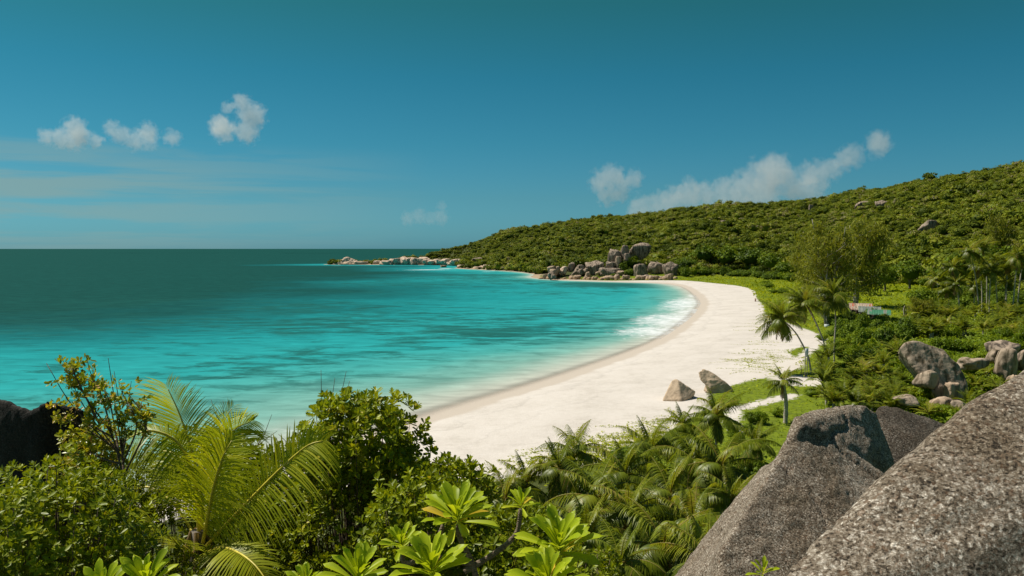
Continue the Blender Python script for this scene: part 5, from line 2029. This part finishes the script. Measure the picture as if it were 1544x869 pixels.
def near_palm():
    base = at_d(296, 872, 10.0)
    g = np.array([base[0], base[1], gz(base[0], base[1])])
    e = empty('young_coconut_palm', g, 'young coconut palm with long yellow ribbed fronds at lower left', 'palm tree')
    Q = lambda px, py, d: at_d(px, py, d)
    top = Q(300, 800, 10.0)
    mb = MB()
    tube(mb, spline([(0, 0, -.5), (top - g) * .5, top - g], 10), np.linspace(.16, .10, 10), 9)
    link('trunk', mb.mesh('trunk', M['bark']), e)
    back = (0.1, -1, .35)
    F_ = near_frond
    # tall upright frond, midrib leaning left
    F_(e, [Q(302, 815, 10), Q(304, 755, 10.1), Q(292, 690, 10.2), Q(272, 628, 10.1), Q(250, 580, 9.9)], .95, 84, 1, (-.15, -1, .25), .019, .22, .12, .62, (.55, 1.5), tipfac=.75)
    # arching frond swept left, tip drooping
    F_(e, [Q(300, 812, 10), Q(296, 735, 9.8), Q(272, 672, 9.6), Q(232, 650, 9.5), Q(196, 660, 9.4), Q(176, 684, 9.4)], .62, 76, 2, (0, -.5, 1), .019, .75, .05, .42, (.35, .9))
    # dark inner frond
    F_(e, [Q(302, 815, 10), Q(300, 760, 10.4), Q(288, 715, 10.6), Q(262, 684, 10.7), Q(230, 680, 10.8)], .7, 48, 3, (0, -.7, .7), .019, .5, .1, .32)
    # right middle frond pointing up right
    F_(e, [Q(306, 815, 10), Q(320, 750, 9.8), Q(336, 690, 9.7), Q(352, 650, 9.7), Q(383, 634, 9.7)], .72, 78, 4, (.5, -1, .3), .019, .35, .1, .5, (.6, 1.4))
    # straight frond across the middle, leaflets to the left
    F_(e, [Q(306, 818, 9.8), Q(313, 782, 9.5), Q(322, 735, 9.3), Q(335, 692, 9.2), Q(352, 660, 9.2)], .78, 66, 5, (-.3, -1, .2), .019, .3, .1, .6, (.5, 1.4))
    # long right frond
    F_(e, [Q(312, 822, 9.9), Q(340, 792, 9.6), Q(385, 745, 9.3), Q(428, 702, 9.1), Q(464, 672, 9.0), Q(492, 664, 9.0)], .70, 84, 6, (.25, -.8, .6), .021, .42, .08, .66, (.5, 1.2), tipfac=.7)
    # lower left frond reaching out of the shade
    F_(e, [Q(294, 838, 9.9), Q(272, 822, 9.5), Q(250, 806, 9.2), Q(228, 790, 9.0), Q(206, 782, 8.9)], .55, 60, 7, (.0, -.5, .9), .019, .3, .15, .72, (.4, 1.1))
    # lower right frond drooping out of the frame
    F_(e, [Q(306, 838, 9.9), Q(330, 826, 9.4), Q(356, 832, 9.0), Q(384, 852, 8.7), Q(408, 885, 8.5)], .52, 58, 8, (.1, -.4, .9), .019, .35, .1, .7, (.4, 1.1))
    # more fronds behind
    F_(e, [Q(304, 818, 10.2), Q(318, 740, 10.8), Q(330, 680, 11.2), Q(336, 640, 11.4), Q(352, 612, 11.5)], .75, 50, 9, (0, -1, .3), .019, .3, .1, .5)
    F_(e, [Q(300, 818, 10.2), Q(262, 760, 10.6), Q(225, 735, 10.8), Q(200, 745, 10.8), Q(190, 790, 10.8)], .6, 44, 10, (0, -.4, 1), .03, .7, .05, .38)
    F_(e, [Q(304, 820, 10.2), Q(352, 770, 10.6), Q(392, 755, 10.7), Q(425, 775, 10.7), Q(440, 815, 10.6)], .6, 44, 11, (0, -.4, 1), .03, .7, .05, .34)
    F_(e, [Q(304, 820, 10.2), Q(310, 770, 10.7), Q(290, 735, 11.2), Q(262, 725, 11.6)], .6, 40, 12, (0, -.6, .8), .03, .5, .05, .36)
    # dead hanging sheath at the foot
    mb = MB()
    for k in range(5):
        a = k * 1.2
        tube(mb, spline([(cos(a) * .08, sin(a) * .08, 0), (cos(a) * .17, sin(a) * .17, -.25), (cos(a) * .2, sin(a) * .2, -.6)], 6) + (top - g), np.linspace(.035, .008, 6), 5)
    link('dead_sheath', mb.mesh('dead_sheath', M['dead']), e)


near_palm()


def bush(name, px, py, d, w, h, n_tips, leaf, label, seed, mat='bush', tpl=0, per=9, cat='bush', depth=1.0, tilt=.55, shells=(.45, 1.02), stems=14, tint=(.25, .8), top_only=False):
    """leafy bush: rosettes of single leaves at twig ends through an uneven crown (photo pixels w x h at d metres)"""
    c = at_d(px, py, d)
    s = d / F
    rx, rz = w * s / 2, h * s / 2
    ry = rx * depth
    r = np.random.default_rng(seed)
    g = np.array([c[0], c[1], min(gz(c[0], c[1]), c[2] - rz * .8)])
    e = empty(name, g, label, cat)
    D = rand_dirs(r, n_tips)
    bump = 1 + .28 * fbm(D * 1.0 + seed, 2.6, 3, seed)
    rad = r.uniform(shells[0] ** 2, shells[1] ** 2, n_tips) ** .5
    C = D * (rad * bump)[:, None] * [rx, ry, rz]
    C = C + (c - g)
    ax = nrm(D * .8 + [0, 0, tilt] + rand_dirs(r, n_tips) * .5)
    a1 = nrm(np.cross(ax, rand_dirs(r, n_tips)))
    a2 = np.cross(ax, a1)
    cl = r.uniform(*tint, n_tips)
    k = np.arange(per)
    ang = (k * 2.399)[None] + r.uniform(0, 6.28, (n_tips, 1))
    el = np.linspace(1.25, .15, per)[None] + r.normal(0, .18, (n_tips, per))
    X = (np.cos(ang) * np.cos(el))[..., None] * a1[:, None] + (np.sin(ang) * np.cos(el))[..., None] * a2[:, None] + np.sin(el)[..., None] * ax[:, None]
    O = C[:, None] + ax[:, None] * (leaf * .5 * (1 - k / per))[None, :, None]
    U = np.broadcast_to(ax[:, None], X.shape) + rand_dirs(r, n_tips * per).reshape(n_tips, per, 3) * .25
    S = leaf * r.uniform(.7, 1.2, (n_tips, per)) * np.linspace(.7, 1.1, per)
    tn = np.clip(cl[:, None] + r.normal(0, .08, (n_tips, per)) + (r.random((n_tips, per)) < .012) * .4, 0, 1)
    mb = MB()
    t, q = ((LEAF, LQ), (LEAF2, LQ2))[tpl]
    scatter(mb, t, q, O.reshape(-1, 3), X.reshape(-1, 3), U.reshape(-1, 3), S.ravel(), tn.ravel())
    link('foliage', mb.mesh('foliage', M[mat]), e)
    mb = MB()
    low = np.array([0, 0, -.1])
    for i in r.choice(n_tips, min(n_tips, stems * 6), replace=False):
        mid = low * .4 + C[i] * .55 + r.normal(0, .06, 3) - [0, 0, rz * .12]
        tube(mb, spline([low + r.normal(0, .04, 3), mid, C[i]], 6), np.linspace(.02 if i % 6 == 0 else .011, .003, 6), 4)
    link('stem', mb.mesh('stem', M['twig']), e)
    return e


# (px, py, d, w, h, tips, leaf length)
bush('bush', 80, 815, 6.0, 300, 230, 1500, .062, 'dense small leaved bush filling the lower left corner', 901, tpl=1, per=9)
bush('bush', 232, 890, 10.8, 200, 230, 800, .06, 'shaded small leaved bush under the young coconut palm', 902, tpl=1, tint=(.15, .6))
bush('bush', 205, 745, 10.8, 130, 150, 500, .07, 'small leaved bush between the black outcrop and the young palm', 903, tpl=1, tint=(.15, .65))
bush('bush', 545, 672, 10.5, 190, 160, 800, .11, 'tall rounded glossy bush against the shallow water in the centre left', 904, depth=.9, tint=(.35, .9))
bush('bush', 672, 745, 10.0, 150, 100, 480, .10, 'spreading bush with its twigs against the white sand', 905, depth=.9)
bush('bush', 520, 805, 10.6, 230, 190, 850, .085, 'wide shaded bush right of the young palm, in front of the tall rounded bush', 906, tint=(.25, .85))
bush('bush', 640, 790, 8.6, 190, 150, 520, .09, 'bush behind the largest paddle leaf rosettes', 907, tint=(.2, .75))
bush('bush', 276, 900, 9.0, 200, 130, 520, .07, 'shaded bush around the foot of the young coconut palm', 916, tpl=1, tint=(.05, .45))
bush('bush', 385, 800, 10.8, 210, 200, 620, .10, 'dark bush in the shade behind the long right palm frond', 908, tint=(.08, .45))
bush('bush', 445, 722, 12.5, 120, 100, 360, .10, 'bush between the young palm and the tall rounded bush', 909, tint=(.15, .6))
bush('bush', 366, 716, 12.5, 110, 100, 360, .10, 'bush showing through the fronds behind the young palm', 910, tint=(.15, .65))
bush('bush', 760, 830, 8.6, 220, 130, 560, .085, 'low bush under the fork of the paddle leaf shrub', 911, tint=(.1, .6))
bush('bush', 590, 735, 11.5, 130, 110, 380, .10, 'bush filling the dip right of the tall rounded bush', 912, tint=(.15, .65))
bush('bush', 870, 868, 7.4, 150, 70, 260, .07, 'small leaved bush at the bottom edge right of the big rosettes', 913, tpl=1, tint=(.2, .7))
bush('bush', 300, 700, 13.0, 150, 110, 420, .10, 'bush in the gap behind the upright palm frond', 914, tint=(.1, .55))
bush('bush', 140, 690, 8.8, 90, 90, 260, .07, 'bush overhanging the right hump of the black outcrop', 915, tpl=1, tint=(.35, .9), mat='bush2')


def sparse_shrub(label, branches, d, leaf, seed, mat):
    """open shrub: thin bare branches ending in loose leaf clusters; branches = lists of photo pixels"""
    r = np.random.default_rng(seed)
    b0 = at_d(*branches[0][0], d)
    g = np.array([b0[0], b0[1], gz(b0[0], b0[1])])
    e = empty('shrub', g, label, 'shrub')
    sb, fb = MB(), MB()
    tube(sb, spline([(0, 0, -.2), (b0 - g) * .5 + [.05, 0, 0], b0 - g], 6), np.linspace(.03, .02, 6), 6)
    for br in branches:
        P = spline([at_d(x, y, d + .12 * r.normal()) for x, y in br], 26) - g
        tube(sb, P, np.linspace(.011, .003, 26), 5)
        nc = max(6, int(len(br) * 4.5))
        for k in range(nc):
            i = int(np.clip(25 - abs(r.normal(0, 7)), 5, 25))
            c = P[i] + r.normal(0, .07, 3)
            if r.random() < .6:
                tube(sb, [P[max(0, i - 2)], (P[i] + c) / 2, c], [.005, .004, .003], 4)
            n = 11
            ax = nrm(r.normal(0, .5, 3) + [0, 0, .8])
            X = nrm(rand_dirs(r, n) + ax * .7)
            scatter(fb, LEAF, LQ, c + r.normal(0, .015, (n, 3)), X, nrm(ax + rand_dirs(r, n) * .4), leaf * r.uniform(.7, 1.2, n), np.clip(r.uniform(.2, .95) + r.normal(0, .1, n), 0, 1))
    link('stem', sb.mesh('stem', M['twig']), e)
    link('foliage', fb.mesh('foliage', M[mat]), e)


sparse_shrub('open shrub with yellowing leaves on thin bare branches rising against the sea at left',
             [[(190, 740), (170, 660), (140, 615), (118, 582), (98, 558)], [(170, 660), (160, 620), (150, 590), (135, 565)], [(180, 690), (172, 640), (163, 600), (143, 575)],
              [(185, 700), (205, 650), (200, 620), (185, 597)], [(190, 710), (215, 660), (220, 640), (206, 606)], [(178, 680), (150, 660), (120, 640), (95, 622)], [(182, 700), (150, 690), (125, 678), (110, 680)],
              [(184, 690), (190, 650), (176, 630)], [(170, 660), (140, 640), (150, 625)], [(150, 640), (115, 570), (108, 552)]], 8.0, .06, 921, 'bush2')


def bare_twigs(label, px0, py0, d, tips, seed):
    r = np.random.default_rng(seed)
    b = at_d(px0, py0, d)
    g = np.array([b[0], b[1], gz(b[0], b[1])])
    e = empty('bare_shrub', g, label, 'shrub')
    mb = MB()
    tube(mb, spline([(0, 0, -.2), (b - g) * .5 + [.05, 0, 0], b - g], 5), [.02, .018, .016, .014, .012], 5)
    for (x, y) in tips:
        q = at_d(x, y, d + r.normal(0, .1)) - g
        m = (b - g) * .45 + q * .55 + r.normal(0, .05, 3)
        tube(mb, spline([b - g, m, q], 8), np.linspace(.009, .003, 8), 4)
    link('stem', mb.mesh('stem', M['twig']), e)


bare_twigs('leafless twigs poking up left of the tall rounded bush', 500, 700, 11.2, [(484, 558), (490, 590), (505, 570), (522, 560), (527, 575), (470, 628), (450, 640), (476, 612), (515, 585), (534, 590), (565, 585), (448, 650), (420, 655)], 931)
bare_twigs('two thin leafless twigs above the shrub with yellowing leaves', 185, 690, 8.2, [(163, 540), (70, 548), (92, 536), (198, 575), (172, 560)], 932)
bare_twigs('leafless twigs above the bush behind the young palm', 345, 720, 12.6, [(336, 604), (343, 606), (318, 602), (410, 625), (418, 650), (325, 615)], 933)


# fleshy paddle-leaf shrubs
NL_, NWD = 9, 5
_u = np.array([0, .12, .3, .5, .68, .82, .91, .97, 1.0])
_w = np.array([.028, .036, .055, .085, .112, .122, .108, .07, .02])
PADDLE = []
for i, u in enumerate(_u):
    for j in range(NWD):
        v = (j / (NWD - 1) - .5) * 2
        PADDLE.append((u * (1 - .05 * v * v * (u > .9)), v * _w[i], .22 * u * u * -1.0 + .30 * abs(v) ** 1.6 * _w[i] * 1.6))
PADDLE = np.array(PADDLE)
PADQ = np.array([[i * NWD + j, i * NWD + j + 1, (i + 1) * NWD + j + 1, (i + 1) * NWD + j] for i in range(NL_ - 1) for j in range(NWD - 1)])


def paddle_shrub(label, d, rosettes, joints, root, seed):
    """rosettes: (px,py,width px,count); joints: stem polylines in photo pixels"""
    r = np.random.default_rng(seed)
    b = at_d(*root, d)
    g = np.array([b[0], b[1], gz(b[0], b[1])])
    e = empty('paddle_leaf_shrub', g, label, 'shrub')
    mb = MB()
    tube(mb, spline([(0, 0, -.15), (b - g) * .5 + [.02, 0, 0], b - g], 8), np.linspace(.028, .017, 8), 7)
    for jn in joints:
        P = spline([at_d(x, y, d + dd) for x, y, dd in jn], 22) - g
        tube(mb, P, np.linspace(.0155, .0095, 22) * (1 + .10 * np.sin(np.arange(22) * 2.3)), 8)
    link('stem', mb.mesh('stem', M['stem'], True), e)
    for (x, y, w, n, dd, tl) in rosettes:
        c = at_d(x, y, d + dd) - g
        lf = w * (d + dd) / F * .62
        fb = MB()
        n = int(n * 1.3)
        k = np.arange(n)
        ang = k * 2.399 + r.uniform(0, 6) + r.normal(0, .2, n)
        el = np.linspace(1.45, .22, n) + r.normal(0, .10, n)
        ax = nrm(np.array([tl * .5 + r.normal(0, .08), -.30, 1.0]))
        a1 = nrm(np.cross(ax, [0, 1, 0.]))
        a2 = np.cross(ax, a1)
        X = (np.cos(ang) * np.cos(el))[:, None] * a1 + (np.sin(ang) * np.cos(el))[:, None] * a2 + np.sin(el)[:, None] * ax
        tn = np.clip(np.interp(k / n, [0, .8, 1], [.35, .55, .7]) + r.normal(0, .14, n), 0, .88)
        tn[-2:] = np.where(r.random(2) < .8, r.uniform(.93, 1, 2), tn[-2:])
        S = lf * np.interp(k / n, [0, .25, .8, 1], [.6, .95, 1.05, .95]) * r.uniform(.88, 1.1, n)
        scatter(fb, PADDLE, PADQ, c + ax * (lf * .25 * (1 - k / n))[:, None] + X * lf * .04, X, np.broadcast_to(ax, X.shape) + r.normal(0, .12, X.shape), S, tn)
        link('leaf_rosette', fb.mesh('leaf_rosette', M['fleshy'], True), e)


paddle_shrub('forked shrub with bright paddle shaped leaf rosettes on brown bare stems, bottom centre', 3.6,
             [(688, 790, 98, 26, 0, -.1), (785, 766, 46, 13, .05, .2), (606, 828, 58, 18, .1, -.2), (652, 872, 104, 26, -.25, -.1)],
             [[(725, 900, 0), (712, 850, 0), (695, 815, 0), (688, 792, 0)], [(700, 862, 0), (745, 835, .02), (778, 805, .05), (785, 768, .05)], [(712, 850, 0), (650, 840, .05), (612, 850, .1), (606, 830, .1)], [(722, 890, 0), (680, 900, -.2), (652, 880, -.25)],
              [(650, 842, .05), (662, 810, .05), (668, 792, .06)]], (726, 905), 951)
paddle_shrub('shrub with the largest upright paddle leaf rosettes, in front of the near coconut grove', 3.3,
             [(842, 838, 106, 28, 0, .05), (826, 894, 100, 24, -.2, 0)], [[(850, 930, 0), (846, 880, 0), (842, 842, 0)], [(850, 925, 0), (826, 898, -.2)]], (850, 935), 952)
paddle_shrub('paddle leaf shrub cut by the bottom edge below the wide shaded bush', 3.3,
             [(538, 880, 88, 24, 0, .1), (462, 890, 60, 18, .05, -.3)], [[(515, 935, 0), (530, 905, 0), (538, 884, 0)], [(515, 935, 0), (480, 910, .05), (462, 894, .05)]], (515, 940), 953)
paddle_shrub('paddle leaf shrub cut by the bottom edge below the dense small leaved bush', 3.1,
             [(160, 905, 90, 22, .05, -.4), (222, 892, 92, 24, 0, .3)], [[(190, 950, 0), (170, 925, .05), (160, 908, .05)], [(190, 950, 0), (215, 920, 0), (222, 896, 0)]], (190, 955), 954)
paddle_shrub('tiny bright leaf sprig between the ridged boulder and the huge pale boulder', 4.6,
             [(1150, 868, 40, 9, 0, 0)], [[(1150, 920, 0), (1151, 892, 0), (1150, 870, 0)]], (1150, 925), 955)


# small dark palm behind the forked paddle leaf shrub
def small_palm():
    c = at_d(712, 838, 12.0)
    g = np.array([c[0], c[1], gz(c[0], c[1])])
    e = empty('young_coconut_palm', g, 'small young palm half hidden behind the forked paddle leaf shrub', 'palm tree')
    for i, ang in enumerate(np.linspace(-.3, pi + .3, 8)):
        dvec = np.array([cos(ang), -.3 * sin(i * 2), .75 * sin(ang) + .15])
        P = [c + dvec * q + np.array([0, 0, -.35 * q * q]) for q in (0, .3, .6, .9, 1.15)]
        near_frond(e, P, .34, 34, 970 + i, (0, -.7, .7), .022, .3, .1, .45, rr=.01)
    mb = MB()
    tube(mb, [(0, 0, -.3), (c - g) * .5, c - g], [.08, .07, .06], 7)
    link('trunk', mb.mesh('trunk', M['bark']), e)


small_palm()


# ------------------------------------------------------------------ clouds (real volumes, kilometres out)
def cloud(label, d, lumps, dens, seed, soft=.32, nscale=1.5):
    """lumps: (px,py,radius px)"""
    cs = np.array([at_d(x, y, d) for x, y, r in lumps])
    rs = np.array([r * d / F for x, y, r in lumps])
    c0 = cs.mean(0)
    r = np.random.default_rng(seed)
    cs[:, 1] += r.normal(0, .4, len(cs)) * rs
    bm = bmesh.new()
    for c, q in zip(cs, rs):
        bmesh.ops.create_icosphere(bm, subdivisions=3, radius=q, matrix=Matrix.Translation(Vector(c - c0)))
    me = bpy.data.meshes.new('cloud')
    bm.to_mesh(me)
    bm.free()
    o = link('cloud', me, None, c0)
    md = o.modifiers.new('r', 'REMESH')
    md.mode = 'VOXEL'
    md.voxel_size = float(rs.mean()) / 5
    me2 = bpy.data.meshes.new_from_object(o.evaluated_get(bpy.context.evaluated_depsgraph_get()))
    o.modifiers.clear()
    o.data = me2
    m, t, out = new_mat('cloud vapour')
    L = t.links.new
    tc = N(t, 'ShaderNodeTexCoord')
    prev = None
    for c, q in zip(cs - c0, rs):
        dn = N(t, 'ShaderNodeVectorMath', operation='DISTANCE')
        L(tc.outputs['Object'], dn.inputs[0])
        dn.inputs[1].default_value = tuple(c)
        ma = N(t, 'ShaderNodeMath', operation='MULTIPLY_ADD')
        L(dn.outputs['Value'], ma.inputs[0])
        ma.inputs[1].default_value = -1 / q
        ma.inputs[2].default_value = 1
        if prev is None:
            prev = ma.outputs[0]
        else:
            mm = N(t, 'ShaderNodeMath', operation='SMOOTH_MAX')
            L(prev, mm.inputs[0])
            L(ma.outputs[0], mm.inputs[1])
            mm.inputs[2].default_value = .15
            prev = mm.outputs[0]
    nz = N(t, 'ShaderNodeTexNoise')
    nz.inputs['Scale'].default_value = nscale * 1.5 / float(rs.mean())
    nz.inputs['Detail'].default_value = 6
    nz.inputs['Roughness'].default_value = .6
    nz.inputs['Distortion'].default_value = .3
    L(tc.outputs['Object'], nz.inputs[0])
    nn = N(t, 'ShaderNodeMath', operation='MULTIPLY_ADD')
    L(nz.outputs[0], nn.inputs[0])
    nn.inputs[1].default_value = 2.0
    nn.inputs[2].default_value = -1.18
    ad = N(t, 'ShaderNodeMath', operation='ADD')
    L(prev, ad.inputs[0])
    L(nn.outputs[0], ad.inputs[1])
    mr = N(t, 'ShaderNodeMapRange', interpolation_type='SMOOTHSTEP')
    mr.inputs['From Min'].default_value = 0.0
    mr.inputs['From Max'].default_value = soft
    mr.inputs['To Max'].default_value = dens * 1.0
    L(ad.outputs[0], mr.inputs[0])
    v = N(t, 'ShaderNodeVolumePrincipled')
    v.inputs['Color'].default_value = (.80, .82, .83, 1)
    v.inputs['Anisotropy'].default_value = .2
    L(mr.outputs[0], v.inputs['Density'])
    L(v.outputs[0], out.inputs['Volume'])
    o.data.materials.clear()
    o.data.materials.append(m)
    tag(o, label, 'cloud')


cloud('small white cloud furthest left above the sea', 4600, [(70, 206, 18), (90, 208, 22), (112, 194, 24), (128, 208, 20), (106, 208, 24), (144, 212, 15)], .0075, 1)
cloud('ragged low cloud second from the left, in two soft humps', 4600, [(168, 194, 17), (184, 204, 20), (206, 212, 22), (232, 202, 20), (254, 206, 18), (220, 212, 18)], .006, 2)
cloud('bright ring shaped puff of cloud standing alone over the bay', 4600, [(326, 186, 22), (346, 200, 24), (370, 198, 25), (382, 176, 27), (366, 156, 20), (344, 164, 13)], .0075, 3)
cloud('pair of small soft clouds left of the large one over the hill', 5200, [(908, 274, 26), (924, 266, 24), (940, 274, 20), (956, 270, 20), (915, 296, 22), (936, 292, 20)], .005, 4)
cloud('large heaped white cloud above the middle of the ridge', 5600, [(966, 314, 28), (990, 312, 28), (1014, 304, 30), (1038, 294, 32), (1066, 298, 32), (1095, 292, 34), (1122, 284, 36), (1150, 268, 40), (1174, 258, 34), (1192, 272, 34), (1228, 264, 30), (1210, 290, 36), (1110, 304, 34), (1160, 296, 36), (1250, 258, 26)], .0042, 5)
cloud('slanting wisp of cloud highest over the right hillside', 5600, [(1274, 242, 22), (1292, 234, 26), (1312, 222, 26), (1324, 211, 20)], .0035, 6)
cloud('faint puff of cloud low over the headland', 6200, [(615, 330, 15), (632, 326, 17), (664, 328, 17), (666, 312, 11), (650, 330, 14)], .0022, 7)
